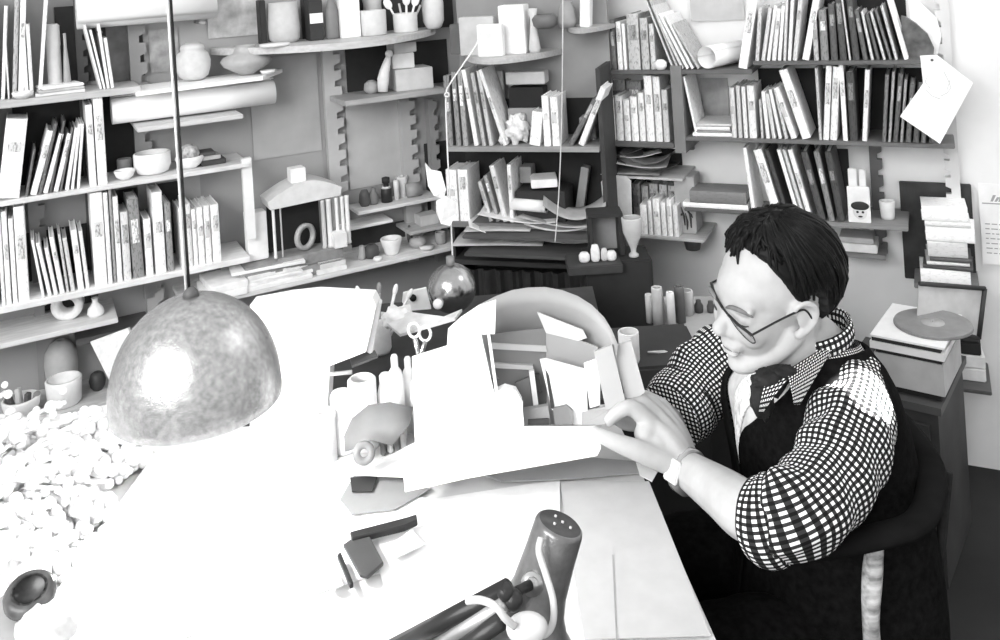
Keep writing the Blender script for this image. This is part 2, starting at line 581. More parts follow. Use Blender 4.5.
# ------------------------------------------------------------------ books
ORD = 'first second third fourth fifth sixth seventh eighth ninth tenth eleventh twelfth thirteenth fourteenth fifteenth sixteenth seventeenth eighteenth nineteenth twentieth twenty-first twenty-second twenty-third twenty-fourth twenty-fifth twenty-sixth twenty-seventh twenty-eighth twenty-ninth thirtieth thirty-first thirty-second thirty-third thirty-fourth thirty-fifth thirty-sixth thirty-seventh thirty-eighth'.split()


def tone_word(v):
    return 'white' if v > 0.78 else 'pale grey' if v > 0.55 else 'mid-grey' if v > 0.32 else 'dark grey' if v > 0.14 else 'black'


def book_mesh(w, h, d, v, name='book', hard=None, page_v=0.8, block=True):
    """spine at y = 0 facing -y, w across, d deep, h tall: cover in one piece round a page block"""
    c = min(0.0028, w * 0.22)
    b = MB()
    k = 6
    outer, inner = [], []
    outer.append((-w / 2, d)); outer.append((-w / 2, 0.003))
    for i in range(k + 1):
        a = PI - PI * i / k
        outer.append((w / 2 * math.cos(a), 0.003 - 0.0035 * math.sin(a)))
    outer.append((w / 2, 0.003)); outer.append((w / 2, d))
    inner = [(w / 2 - c, d), (w / 2 - c, c + 0.002), (-w / 2 + c, c + 0.002), (-w / 2 + c, d)]
    poly = [(x, y, 0) for x, y in outer + inner]
    b.prism(poly, h, (0, 0, 1))
    b.box((0, (d + c) / 2, h / 2), (w - 2 * c, d - c - 0.006, h - 0.007), mi=1)
    if block and w > 0.012 and h > 0.12:                        # raised title block on the spine
        hh = h * random.uniform(0.12, 0.3)
        zc = h * random.uniform(0.55, 0.75)
        b.box((0, -0.0012, zc), (w * 0.62, 0.0016, hh), mi=2)
    return b


def place_book(wl, s, off, z, w, h, d, v, lean, label, group, name='book', extra=None):
    hh = w / 2 * abs(math.sin(lean))
    M = wl.M(s, off, z + hh + 0.0005, lean)
    mats = [gm(v, 0.55, 0.13 if v > 0.5 else 0.3, 55, kind='marks'), gm(0.75, 0.8, 0.12, kind='pages'),
            gm(max(0.04, v * 0.55) if v > 0.3 else v * 2.5 + 0.05, 0.6, 0.4, 55, kind='marks')]
    b = book_mesh(w, h, d, v)
    o = b.build(name, mats, M=M, local=True)
    return props(o, label, 'book', group)


def row(key, items, phrase, group, off=None, depth=0.13, gap=0.95, name='book'):
    w, sd, z, y0 = SH[key]
    off = sd - 0.012 if off is None else off
    prev = None
    items = sorted(items, key=lambda q: q[0] + q[1])
    for i, it in enumerate(items):
        l, r, top, v = it[:4]
        ln = it[4] if len(it) > 4 else 0
        yb = y_at(w, off, z, (l + r) / 2, y0)
        sl = w.hit(l, yb, off)[0]; sr = w.hit(r, yb, off)[0]
        hpx = yb - top
        if abs(ln) <= 3: ang = 0.0
        else: ang = math.atan(ln / hpx) + 0.04
        zt = w.hit((l + r) / 2 + ln, top, off)[1]
        wd = max(0.005, (sr - sl) * gap)
        H = (zt - z) / max(0.5, math.cos(ang)) - wd / 2 * abs(math.sin(ang))
        s = (sl + sr) / 2
        H = max(H, 0.05)
        d = min(depth * random.uniform(0.92, 1.0), off - 0.005)
        words = [tone_word(v), 'slim' if wd < 0.016 else 'thick' if wd > 0.03 else '', 'leaning' if abs(ang) > 0.06 else 'upright', name.replace('_', ' ') + ',']
        lab = ' '.join(x for x in words if x) + ' ' + ORD[i] + ' ' + phrase
        place_book(w, s, off, z, wd, H, d, v, ang, lab, group, name)


row('ltop', [(-28, -16, 2, .6), (-14, -4, -5, .8), (1, 5, 6, .8, 4), (8, 10, 40, .7, 0), (12, 17, -12, .35, 4), (18, 24, -12, .88, 4), (25, 29, 15, .85, 2), (30, 34, 24, .75, 2), (38, 42, -12, .9, 8)],
    'towards the corner beside the pale tube', 'tall books on the top shelf', off=0.15, depth=0.12)
row('ltop', [(100, 102.5, 25, .8, -14), (103.5, 106, 30, .85, -12), (107, 110, 24, .92, -8), (111, 114.5, 38, .85, -6)],
    'towards the cord, small group between tube and roll', 'four leaning books on the top shelf', off=0.17, depth=0.12)
row('a', [(-40, -22, 118, .8), (-18, -6, 110, .5), (-3, 20, 119, .9, 9), (25, 28, 150, .12, 8), (30, 37, 131, .88, 17), (38, 42, 124, .12, 16), (43, 48, 134, .9, 16), (49, 52, 121, .1, 14), (53.5, 58.5, 134, .9, 14), (59.5, 62, 128, .15, 12),
          (65, 69, 128, .9, 10), (71, 74, 124, .85, 8), (77, 80, 124, .9, 5), (90, 97, 105, .92, -3), (98, 108, 94, .93, -3)],
    'towards the corner on the shelf with the bowls', 'magazines and books on the bowl shelf', depth=0.16)
row('c', [(-44, -30, 215, .7), (-28, -18, 210, .8), (-16, -4, 216, .5), (2, 6, 211, .8), (6.5, 12, 211, .9), (13, 18, 218, .85), (18.5, 30, 206, .92),
          (42, 45, 240, .92, -9), (48, 52, 243, .88, -10), (54, 58, 248, .88, -8), (60, 65, 237, .9, -9), (66.5, 69.5, 234, .5, -7), (71, 75.5, 238, .6, -7), (78, 84.5, 230, .92, -6), (86, 90, 231, .8, -6),
          (95, 108, 192, .93), (108.5, 113, 192, .88), (114, 117, 187, .3), (117.5, 123, 196, .9), (124, 132, 212, .65, -3), (133.5, 145, 199, .22, -5), (146.5, 154, 219, .9, -2), (156, 167, 192, .9, -3), (168, 174.5, 203, .25, -2),
          (182, 187, 208, .85), (188, 194, 203, .7), (194.5, 199, 209, .92), (199.5, 206, 207, .88), (206.5, 213, 205, .8), (213.5, 222, 204, .92)],
    'towards the corner in the long row under the bowls', 'long row of pale books', depth=0.14)
row('k1', [(447, 453, 76, .2), (456, 461, 72, .22, -4), (463, 468, 71, .3, -5), (474, 478.5, 70, .85, -12), (482, 486, 73, .4, -11), (489, 493, 71, .55, -12), (503, 507, 70, .75, -25), (529, 540, 112, .85, 4), (544, 551, 96, .88, 3), (552.5, 560, 97, .8, 3),
           (568, 573, 100, .12, 26), (578, 584, 88, .8, 24)],
    'from the hanging string in the corner bookcase top row', 'leaning books in the corner bookcase')
row('k2', [(448, 459, 170, .85), (460, 470, 170, .92), (489, 493, 182, .5, -12), (496, 500, 176, .3, -13), (503, 508, 166, .7, -14), (510, 514, 165, .82, -3)],
    'from the hanging string in the corner bookcase second row', 'books on the second shelf of the corner bookcase')
row('r1a', [(612, 617, 20, .1), (618, 623, 22, .75), (624, 627, 24, .9), (629, 641, 14, .42), (642, 650, 18, .4), (651, 656, 24, .5),
            (672, 674, -14, .6, -32), (676.5, 679, -12, .4, -32), (681, 684, 6, .6, -30), (686, 689, 14, .85, -28), (691, 694, 16, .75, -27), (697, 700, 24, .4, -26), (738, 747, -14, .92, 14)],
    'from the corner on the black shelf with slanting portfolios', 'portfolios and books beside the paper roll', depth=0.17)
row('r1b', [(755, 759, 8, .5, 4), (761, 765, 8, .6, 8), (766.5, 770, 6, .8, 8), (771.5, 776, 9, .7, 6), (777.5, 781, 6, .85, 5), (783, 786, -12, .6, 4), (787.5, 791, -14, .8, 5), (792.5, 797, -14, .6, 8), (802, 809, -14, .9, 14),
            (814, 819, 20, .4, -3), (821, 829, 10, .2, -3), (831, 838, 4, .08, -3), (840, 847, -14, .06, -5), (849, 851, -14, .6, -8), (853, 860, -14, .06, -7), (863, 868, 10, .1, -8), (871, 874, 12, .6, -9), (876.5, 880, 14, .1, -10), (883, 886, 12, .5, -12), (889, 892, 10, .15, -13), (895, 898, 6, .5, -13), (904, 908.5, -8, .95, -17)],
    'from the paper roll on the topmost black shelf', 'papers and record sleeves on the topmost shelf', depth=0.17)
row('r2a', [(611, 616, 98, .65), (617, 624, 96, .8), (625, 631, 100, .85, 2), (632, 639, 97, .88, 2), (640, 646, 93, .8, 2), (647, 655, 76, .85), (656, 663, 77, .75), (664, 670, 90, .6)],
    'from the corner beside the upright divider', 'white books beside the upright divider')
row('r2a', [(612, 628, 80, .35), (629, 644, 81, .3)], 'grey box file behind the white books by the divider'.replace('grey box file ', ''), 'grey files behind the white books', off=0.06, depth=0.05)
row('r2b', [(695.5, 698, 77, .9, -12), (732, 737, 88, .6), (738.5, 742.5, 86, .55), (744, 748, 87, .75), (749.5, 757, 86, .72), (761, 763.5, 100, .5, 2), (766, 770, 92, .8, -4), (772, 776, 94, .6, -6), (778.5, 782, 90, .8, -9), (784.5, 788, 90, .5, -10), (791, 797, 88, .78, -17), (802, 811, 70, .9, -22),
            (819, 822, 68, .45, 3), (823, 829, 66, .8, 4), (830, 837, 67, .75, 4), (843, 848, 64, .95, 2), (850, 858, 72, .05, 2), (862, 867, 70, .82, 4), (882, 886, 75, .15, 4), (888, 891, 72, .3, 5), (893, 898, 74, .1, 6), (900, 903, 80, .3, 5), (905.5, 911, 84, .12, 5), (913, 919, 88, .1, 5), (921, 926, 92, .15, 4), (929, 935, 98, .1, 4)],
    'from the divider on the shelf ending behind the sketch', 'long row of books below the record sleeves', depth=0.15)
row('r4', [(641, 648, 205, .92), (649, 653, 201, .8), (654, 661, 199, .92), (662, 667, 203, .85), (668, 673, 200, .9), (674, 679, 206, .8)],
    'from the hanging paper on the thin shelf', 'small white booklets on the thin shelf', name='booklet', depth=0.08)
row('r4', [(634, 642, 184, .35), (643, 650, 186, .55), (651, 660, 184, .4), (661, 669, 185, .5), (670, 678, 186, .45)],
    'from the corner, behind the small white booklets', 'taller booklets behind the white ones', off=0.08, depth=0.07, name='booklet')
row('r6', [(752, 756, 148, .92, -8), (774, 783, 150, .9, -20), (786, 790, 150, .06, -20), (797, 801, 150, .9, -19), (802.5, 806, 150, .6, -19), (808, 813, 150, .88, -19), (819, 826, 152, .07, -17), (829, 835, 152, .2, -14), (838, 845, 152, .06, -12)],
    'from the box pot on the shelf above the head', 'tall leaning books above the head', depth=0.16)


def flat_stack(items, w, off, z0, group, phrase, depth=0.11, name='book'):
    """books lying on one another: (px_left, px_right, thickness_m, tone, turn)"""
    z = z0
    for i, (l, r, th, v, tn, py) in enumerate(items):
        sl, sr = w.hit(l, py, off)[0], w.hit(r, py, off)[0]
        b = book_mesh(th, sr - sl, depth, v, block=False)
        M = w.M((sl + sr) / 2, off, z + th / 2 + 0.0004, 0, tn) @ tr(0, 0, 0) @ Matrix.Rotation(PI / 2, 4, 'Y') @ tr(0, 0, -(sr - sl) / 2)
        mats = [gm(v, 0.55, 0.08, 55, kind='marks'), gm(0.8, 0.8, 0.12, kind='pages'), gm(v * 0.6, 0.6)]
        o = b.build(name, mats, M=M, local=True)
        lab = '%s %s lying flat, %s' % (tone_word(v), name.replace('_', ' '), phrase[i] if isinstance(phrase, list) else ORD[i] + ' from the bottom ' + phrase)
        props(o, lab, name.replace('_', ' '), group)
        z += th + 0.0012
    return z


zrs = SH['rs'][2]
flat_stack([(921, 971, .045, .92, .03, 282), (923, 973, .012, .08, -.04, 270), (927, 970, .010, .7, .05, 266), (930, 972, .012, .1, 0, 263), (928, 968, .045, .62, .06, 254), (926, 975, .042, .95, -.03, 240), (925, 971, .016, .75, .02, 229), (922, 968, .042, .93, .04, 218)],
           RW, 0.16, zrs, 'stack of lying books beside the record player', 'in the stack above the record player')
flat_stack([(683, 748, .016, .93, 0, 208), (690, 746, .038, .2, .03, 200)], RW, 0.19, SH['r5'][2], 'two books lying flat on the short dark shelf', ['thin and bright, below the dark one on the short shelf', 'on top of the thin white one, short shelf'])
flat_stack([(693, 732, .012, .95, 0, 138), (696, 731, .006, .3, .05, 134), (694, 730, .012, .8, -.04, 130), (697, 731, .008, .6, .03, 126)], RW, 0.185, SH['r2b'][2], 'papers lying in the cell beside the divider', 'in the cell beside the divider', name='magazine', depth=0.15)
# ------------------------------------------------------------------ things on the shelves
def on(key, px, off=None):
    w, sd, z, y0 = SH[key]
    off = sd * 0.55 if off is None else off
    yb = y_at(w, off, z, px, y0)
    s = w.hit(px, yb, off)[0]
    p = w.pt(s, off, z + 0.0006)
    return p, (p.y) / F, w


def pot(key, px, prof, v, name, label, cat, off=None, group=None, M0=None, rough=0.45, inner=True, var=0.06, bump=0.0, z=None):
    """turned vessel; prof in photo pixels (radius, height)"""
    p, k, w = on(key, px, off)
    pr = [(r * k, h * k) for r, h in prof]
    if inner:                                              # wall thickness and inside
        t = 1.6 * k
        pr = [(0.0, pr[0][1])] + pr + [(max(0.0005, r - t), h) for r, h in pr[::-1] if h > 2 * t] + [(0.0, 2 * t)]
    else:
        pr = [(0.0, pr[0][1])] + pr + [(0.0, pr[-1][1])]
    b = MB()
    b.lathe(pr, n=32)
    M = tr(p)
    if M0: M = M @ M0
    o = b.build(name, gm(v, rough, var, 40, bump=bump), M=M, local=True)
    return props(o, label, cat, group)


def blk(key, px, w_px, h_px, d, v, name, label, cat, off=None, group=None, turn=0, lean=0, chamf=0.002, mat=None, lift=0):
    p, k, w = on(key, px, off)
    b = MB()
    b.bbox((0, 0, h_px * k / 2), (w_px * k, d, h_px * k), chamf)
    M = tr(p + Vector((0, 0, lift))) @ w.R @ rotz(turn) @ Matrix.Rotation(lean, 4, 'Y')
    o = b.build(name, mat or gm(v, 0.6, 0.1, 20), M=M, local=True)
    return props(o, label, cat, group), M, k


# top left shelf
pot('ltop', 56, [(6.4, 0), (6.6, 3), (6.4, 45), (6.8, 47), (6.6, 66), (5, 68)], .6, 'cardboard_tube', 'pale upright tube between tall books and the leaning four', 'tube', off=.1)
pot('ltop', 68, [(3.5, 0), (3.5, 10), (2.5, 30), (1.4, 45), (1.4, 58)], .35, 'bottle', 'slender grey bottle just behind the pale upright tube', 'bottle', off=.12, inner=False)
for i, (l, v) in enumerate(((0, .75), (1, .5), (2, .85))):
    p, k, w = on('ltop', 60, .14)
    b = MB(); b.bbox((0, 0, .004 + .009 * l), (.13 - .01 * l, .1, .008), .002)
    props(b.build('notebook', gm(v, .7), M=tr(p) @ w.R @ rotz(.1 * l), local=True), ['pale bottom notebook of the low pile before the upright tube', 'grey middle notebook of the low pile before the upright tube', 'white top notebook of the low pile before the upright tube'][i], 'notebook', 'low pile of notebooks')
pot('ltop', 23, [(5, 0), (9, 3), (10, 6), (9, 7)], .8, 'saucer', 'small pale saucer under the shelf of tall books', 'saucer', off=.18)

# rolled sheets
def roll(x0, y0, d0, x1, y1, d1, r, v, label, turns=2.3, name='paper_roll', inner=0.35, flat=None):
    p, q = P(x0, y0, d0), P(x1, y1, d1)
    ax = (q - p); L = ax.length; ax.normalize()
    M = frame(p, ax)
    b = MB(); n = int(26 * turns)
    pts = []
    for i in range(n + 1):
        a = 2 * PI * turns * i / n
        rr = r * (inner + (1 - inner) * i / n)
        pts.append((rr * math.cos(a), rr * math.sin(a)))
    th = 0.0012
    vs, fs = [], []
    for (y, z) in pts:
        l = math.hypot(y, z)
        for s_ in (0, 1):
            for X in (0, L):
                vs.append((X, y * (1 - s_ * th / l), z * (1 - s_ * th / l)))
    for i in range(n):
        a, c = i * 4, i * 4 + 4
        fs += [(a, a + 1, c + 1, c), (a + 2, c + 2, c + 3, a + 3), (a, c, c + 2, a + 2), (a + 1, a + 3, c + 3, c + 1)]
    fs += [(0, 2, 3, 1), (n * 4, n * 4 + 1, n * 4 + 3, n * 4 + 2)]
    b.add(vs, fs, 0, True)
    o = b.build(name, gm(v, 0.6, 0.04, 10), M=M, local=True)
    return props(o, label, 'paper roll', 'rolled sheets')


pl, kl, wl = on('lroll', 190, .12)
zr = SH['lroll'][2]
q0 = LW.pt(LW.hit(112, 118, .13)[0], .12, zr + .046); q1 = LW.pt(LW.hit(275, 104, .13)[0], .12, zr + .046)
def roll3(p, q, r, v, label, **k):
    a, c = p, q
    X = lambda w_: None
    ax = (c - a); L = ax.length
    M = frame(a, ax)
    b = MB(); turns = k.get('turns', 2.3); inner = k.get('inner', .6); n = int(26 * turns)
    th = 0.0012; vs, fs = [], []
    for i in range(n + 1):
        an = 2 * PI * turns * i / n; rr = r * (inner + (1 - inner) * i / n)
        y, z = rr * math.cos(an), rr * math.sin(an)
        for s_ in (0, 1):
            for X_ in (0, L):
                vs.append((X_, y * (1 - s_ * th / rr), z * (1 - s_ * th / rr)))
    for i in range(n):
        a_, c_ = i * 4, i * 4 + 4
        fs += [(a_, a_ + 1, c_ + 1, c_), (a_ + 2, c_ + 2, c_ + 3, a_ + 3), (a_, c_, c_ + 2, a_ + 2), (a_ + 1, a_ + 3, c_ + 3, c_ + 1)]
    fs += [(0, 2, 3, 1), (n * 4, n * 4 + 1, n * 4 + 3, n * 4 + 2)]
    b.add(vs, fs, 0, True)
    o = b.build(k.get('name', 'paper_roll'), gm(v, 0.55, 0.04, 10), M=M, local=True)
    return props(o, label, k.get('cat', 'paper roll'))
roll3(q0, q1, .045, .97, 'thick white roll of drawing paper lying across the narrow shelf')
# flat white sheet resting on the roll, pointed at its far end
s = [LW.hit(x, y, .1)[0] for x, y in ((132, 100), (285, 75), (262, 86))]
zt = zr + .094
poly = [LW.pt(s[0], .04, zt), LW.pt(s[1] - .02, .04, zt + .004), LW.pt(s[1], .07, zt + .004), LW.pt(s[2] - .02, .21, zt + .002), LW.pt(s[0], .23, zt)]
b = MB(); b.prism(poly, .012, (0, 0, 1))
props(b.build('foam_board', gm(.95, .6, .03)), 'flat white board with a pointed end lying on the thick paper roll', 'board')
zb = zt + .0165
# sphere vase and bowls standing on the board
def pot_at(p, k, prof, v, name, label, cat, inner=True, rough=.5, var=.08, bump=0, M0=None, n=32, group=None):
    pr = [(r * k, h * k) for r, h in prof]
    t = .0035
    if inner: pr = [(0.0, pr[0][1])] + pr + [(max(.0005, r - t), h) for r, h in pr[::-1] if h > 2 * t] + [(0.0, 2 * t)]
    else: pr = [(0.0, pr[0][1])] + pr + [(0.0, pr[-1][1])]
    b = MB(); b.lathe(pr, n=n)
    M = tr(p) @ M0 if M0 else tr(p)
    return props(b.build(name, gm(v, rough, var, 40, bump=bump), M=M, local=True), label, cat, group)
def lwp(px, py, off, z): return LW.pt(LW.hit(px, py, off)[0], off, z)
pv = lwp(194, 78, .1, zb); k = pv.y / F
pot_at(pv, k, [(9, 0), (14, 4), (16.5, 12), (17, 19), (15, 26), (11, 29.5), (12, 31), (11, 34), (6, 37), (4, 36)], .62, 'round_vase', 'globe-shaped grey stoneware vase beside the lamp cord', 'vase', bump=.3)
pv = lwp(247, 76, .12, zb); k = pv.y / F
pot_at(pv, k, [(7, 0), (10, 2), (22, 9), (25, 14), (22, 18), (12, 22), (10, 28), (11, 29)], .42, 'squat_vase', 'wide squat grey vase with a short neck on the white board', 'vase', bump=.3)
pv = lwp(268, 72, .18, zb); k = pv.y / F
pot_at(pv, k, [(5, 0), (7, 2), (8, 4)], .8, 'small_dish', 'tiny pale dish beside the squat grey vase', 'dish')

# large sheet rolled along the very top
za = LW.hit(140, 8, .12)[1]
roll3(lwp(76, 12, .1, za), lwp(214, -2, .1, za), .055, .75, 'long pale paper roll high above the globe vase', turns=1.6, inner=.85)
for x in (95, 195):
    pp = lwp(x, 8, 0.0, za - .055)
    b = MB(); b.cyl(LW.pt((pp - LW.o).dot(LW.t), 0, za - .062), LW.pt((pp - LW.o).dot(LW.t), .16, za - .062), .006)
    props(b.build('support_peg', gm(.3)), 'metal peg under the high paper roll, ' + ('near the leaning books' if x == 95 else 'above the globe vase'), 'peg', 'pegs under the high roll')

# pinned pictures on the wall between
def pinned(w, px0, py0, px1, py1, off, v, label, name='pinned_print', var=.35, scale=14, th=.0015, kind='noise', group=None):
    s0, z1 = w.hit(px0, py0, off); s1, z0 = w.hit(px1, py1, off)
    b = MB(); b.box((0, 0, (z1 - z0) / 2), (s1 - s0, th, z1 - z0))
    o = b.build(name, gm(v, .7, var, scale, kind=kind), M=tr(w.pt((s0 + s1) / 2, off, z0)) @ w.R, local=True)
    return props(o, label, 'picture', group)
pinned(LW, 105, 22, 141, 78, .005, .2, 'dark print on the wall behind the four leaning books')
pinned(LW, 205, -20, 262, 34, .006, .5, 'mottled pale print high on the wall above the squat vase', scale=20)
pinned(LW, 148, 30, 180, 70, .006, .35, 'ragged grey print on the wall behind the globe vase', scale=25)
pinned(LW, 318 - 70, 60, 322, 150, .004, .42, 'large plain grey sheet on the wall beside the notched post', var=.06)
pinned(LW, 345, 105, 404, 180, .004, .5, 'pale grey sheet on the wall under the square cardboard box', var=.06)
pinned(LW, 210, 85, 243, 105, .004, .5, 'small grey sheet behind the end of the rolled paper', var=.06)
pinned(LW, 150, 176, 205, 262, .004, .45, 'grey card on the wall behind the long book row', var=.1)

# bowl shelf
pot('a', 125, [(4, 0), (8, 3), (10, 8), (9.5, 9.5)], .9, 'small_bowl', 'smallest white bowl on the long shelf beside magazines', 'bowl', off=.16)
pot('a', 125, [(6, 0), (7, 2), (7, 14), (6.5, 15)], .3, 'mug', 'dark grey mug behind the smallest white bowl', 'mug', off=.07)
pot('a', 153, [(11, 0), (15, 2), (17.5, 8), (17.5, 20), (16.5, 21)], .9, 'straight_bowl', 'straight-sided white bowl left of the lamp cord, on the shelf'.replace('left of', 'next to'), 'bowl', off=.13)
pot('a', 190, [(6, 0), (11, 4), (14, 10), (13, 12)], .9, 'footed_bowl', 'white bowl holding a mottled ball beside the lamp cord', 'bowl', off=.14)
p, k, w = on('a', 190, .14)
b = MB(); b.ball((0, 0, 14.5 * k), (10 * k, 10 * k, 9.5 * k)); props(b.build('ball', gm(.5, .4, .7, 60), M=tr(p), local=True), 'mottled ball sitting in the white footed bowl', 'ball')
for i, (x, h, l) in enumerate(((212, 5, 0), (209, 4, 5.6), (206, 3.5, 10))):
    blk('a', x, 24 - i * 4, h, .07, [.05, .4, .08][i], 'small_box', ['black flat box at the bottom beside the mottled ball', 'grey flat box between two black ones beside the ball', 'black flat box topmost beside the mottled ball'][i], 'box', off=.12, lift=l * k)

# shelf d: roll end and vase
p, k, w = on('d', 68, .12)
q = p + Vector((0, 0, 14.5 * k))
v0 = (CAM - q); v0.z = 0; v0.normalize(); v0 = (v0 + Vector((-.25, 0, -.05))).normalized()
M = frame(q, v0) @ Matrix.Rotation(PI / 2, 4, 'Y')
b = MB(); b.lathe([(7 * k, -.03), (14 * k, -.03), (15 * k, 0), (14.5 * k, .01), (8 * k, .012), (7 * k, 0), (7 * k, -.03)], M=M)
b2 = b.build('tape_roll', gm(.8, .5, .1, 60)); props(b2, 'white ring-shaped tape roll with a dark hole standing on edge', 'tape roll')
pot('d', 96, [(6, 0), (8, 3), (7, 8), (3, 13), (2.5, 16), (3.5, 18)], .85, 'bud_vase', 'small white bud vase beside the ring-shaped tape roll', 'vase', off=.14)
shelf('d3', LW, 76, 150, (112, 332), 0.12, 0.02, 0.12, 'dark bracket shelf tilting behind the lamp shade')
# leaning brochure below
p, k, w = on('e', 106, .1)
b = MB()
A_, B_ = P(90, 342, 2.62), P(128, 328, 2.62)
C_, D_ = P(140, 372, 2.6), P(112, 386, 2.6)
b.prism([A_, B_, C_, D_], .012)
props(b.build('brochure', gm(.88, .6, .12, 60)), 'white brochure leaning behind the lamp shade under the dark shelf', 'brochure')
# lowest shelf
pot('e', 22, [(8, 0), (13, 3), (16.5, 10), (17.5, 18), (16.5, 19)], .85, 'round_bowl', 'round white bowl of dark scraps on the lowest shelf', 'bowl', off=.15)
p, k, w = on('e', 22, .15)
for i, (dx, dy, h, v) in enumerate(((-6, 0, 24, .1), (-1, 2, 26, .6), (5, 0, 22, .12), (8, 3, 24, .3))):
    b = MB(); b.bbox((dx * k, dy * k, h * k / 2 + .01), (5 * k, 6 * k, (h - 4) * k), .002, M=Matrix.Rotation(.2 * (i - 1.5), 4, 'Y'))
    props(b.build('scrap_block', gm(v, .6), M=tr(p), local=True), ['black scrap at the shelf-end side of the round white bowl', 'pale scrap standing in the round white bowl', 'black scrap in the middle of the round white bowl', 'grey scrap nearest the beaker in the round bowl'][i], 'scrap', 'scraps in the round bowl')
pot('e', 36, [(16, 0), (24, 2), (26, 4), (25, 5)], .55, 'plate', 'wide grey plate behind the round white bowl', 'plate', off=.1)
pot('e', 65, [(13, 0), (15.5, 3), (17, 25), (16, 26)], .9, 'beaker', 'white beaker on the lowest shelf in front of an egg shape', 'beaker', off=.14)
pot('e', 63, [(11, 0), (14, 10), (15.5, 28), (14.5, 40), (10, 48), (4, 52)], .45, 'egg_vase', 'egg-shaped grey vase behind the white beaker', 'vase', off=.05)
pot('e', 98, [(4, 0), (7, 4), (8, 10), (6, 16), (3, 18)], .06, 'dark_bottle', 'small black round bottle near the lamp shade edge', 'bottle', off=.1)

# the papers and piles around the arched model, shelf d2
p, k, w = on('d2', 270, .12)
def leaf_pile(key, px, items, off, group, what):
    p, k, w = on(key, px, off); z = 0
    for i, (dx, wd_, dp, th, v, tn) in enumerate(items):
        b = MB(); b.bbox((dx * k, 0, z + th / 2), (wd_ * k, dp, th), .0015)
        M = tr(p) @ w.R @ tr(0, 0, 0) @ rotz(tn)
        props(b.build('magazine', gm(v, .6, .1), M=M, local=True), '%s magazine, %s up in the pile %s' % (tone_word(v), ORD[i], what), 'magazine', group)
        z += th + .0008
    return p, z, k, w
leaf_pile('d2', 268, [(0, 74, .2, .012, .95, .0), (4, 66, .19, .010, .9, .06), (-6, 70, .2, .008, .92, -.05), (2, 60, .18, .012, .85, .1), (0, 64, .17, .008, .35, .0), (-2, 70, .2, .009, .9, -.1)], .12, 'magazines under the arched model', 'under the arched model')
leaf_pile('d2', 326, [(0, 30, .14, .014, .85, .0), (1, 26, .13, .014, .75, .05), (-1, 24, .12, .012, .88, .0)], .14, 'magazines beside the dark cups', 'beside the plinth of the arched model')
leaf_pile('d2', 222, [(0, 40, .16, .02, .93, 0), (2, 36, .16, .02, .9, .05)], .15, 'magazines by the divider', 'at the foot of the white divider post')

# arched model (a toy-like pavilion)
pM, kM, _ = on('d2', 305, .12)
zb_ = SH['d2'][2] + .075
s0 = LW.hit(305, 240, .14)[0]
base = LW.pt(s0, .14, zb_)
MM = tr(base) @ LW.R
k = base.y / F
b = MB(); b.bbox((0, 0, -.018), (66 * k, .13, .036), .003); b.bbox((.01, 0, -.055), (56 * k, .12, .037), .003)
props(b.build('plinth_block', gm(.3, .6, .2), M=MM, local=True), 'dark grey plinth block carrying the arched white model', 'block')
pav = E('pavilion_model', 'white arched pavilion model with a dark opening and columns', 'model', MM)
b = MB()
arc = [(-38 * k, 0, 56 * k)] + [(-38 * k + 74 * k * t, 0, (56 + 14 * math.sin(PI * t * .95)) * k) for t in [i / 14 for i in range(1, 15)]]
poly = arc + [(34 * k, 0, 50 * k), (-36 * k, 0, 48 * k)]
b.prism([(x, -.055, z) for x, y, z in poly], .11, (0, 1, 0))
b.build('arched_roof', gm(.72, .5), pav, local=True)
b = MB(); b.bbox((-6 * k, -.02, 76 * k), (15 * k, .05, 14 * k), .002); b.build('roof_block', gm(.9, .5), pav, local=True)
b = MB(); b.box((-8 * k, .03, 25 * k), (52 * k, .01, 50 * k)); b.build('dark_opening', gm(.02, .7), pav, local=True)
for x, wd_, v in ((-33, 3.5, .85), (-26, 2, .5), (16, 5, .6), (22, 6, .8), (30, 4, .9), (36, 4, .85), (41, 5, .92)):
    b = MB(); b.lathe([(0, 0), (wd_ / 2 * k, 0), (wd_ / 2 * k, 2 * k), (wd_ * .42 * k, 3 * k), (wd_ * .42 * k, 46 * k), (wd_ / 2 * k, 48 * k), (0, 48 * k)], M=tr(x * k, -.045, 0), n=12)
    b.build('column', gm(v, .5), pav, local=True)
b = MB(); b.lathe([(9 * k, -.008), (13 * k, -.006), (13 * k, .006), (9 * k, .008), (9 * k, -.008)], M=tr(-2 * k, -.03, 14 * k) @ Matrix.Rotation(PI / 2, 4, 'X') @ Matrix.Rotation(.5, 4, 'Y'))
b.build('ring', gm(.45, .3), pav, local=True)
blk('d2', 341, 13, 15, .04, .9, 'small_cube', 'small white cube beside the columns of the arched model', 'cube', off=.2, lift=.075)
# wide book standing beside it
b = MB(); b.bbox((-47 * k, .01, 22 * k), (19 * k, .05, 46 * k), .002)
props(b.build('white_box', gm(.9, .6, .05), M=MM, local=True), 'upright white box standing beside the arched model', 'box')
b = MB(); b.bbox((-46 * k, -.01, -7 * k), (36 * k, .12, 10 * k), .003)
props(b.build('book', gm(.3, .6, .2), M=MM, local=True), 'thick grey book lying under the upright white box', 'book')
b = MB(); b.bbox((-50 * k, -.01, -16 * k), (36 * k, .12, 7 * k), .003)
props(b.build('book', gm(.9, .6, .05), M=MM, local=True), 'white book lying beneath the thick grey one by the plinth', 'book')

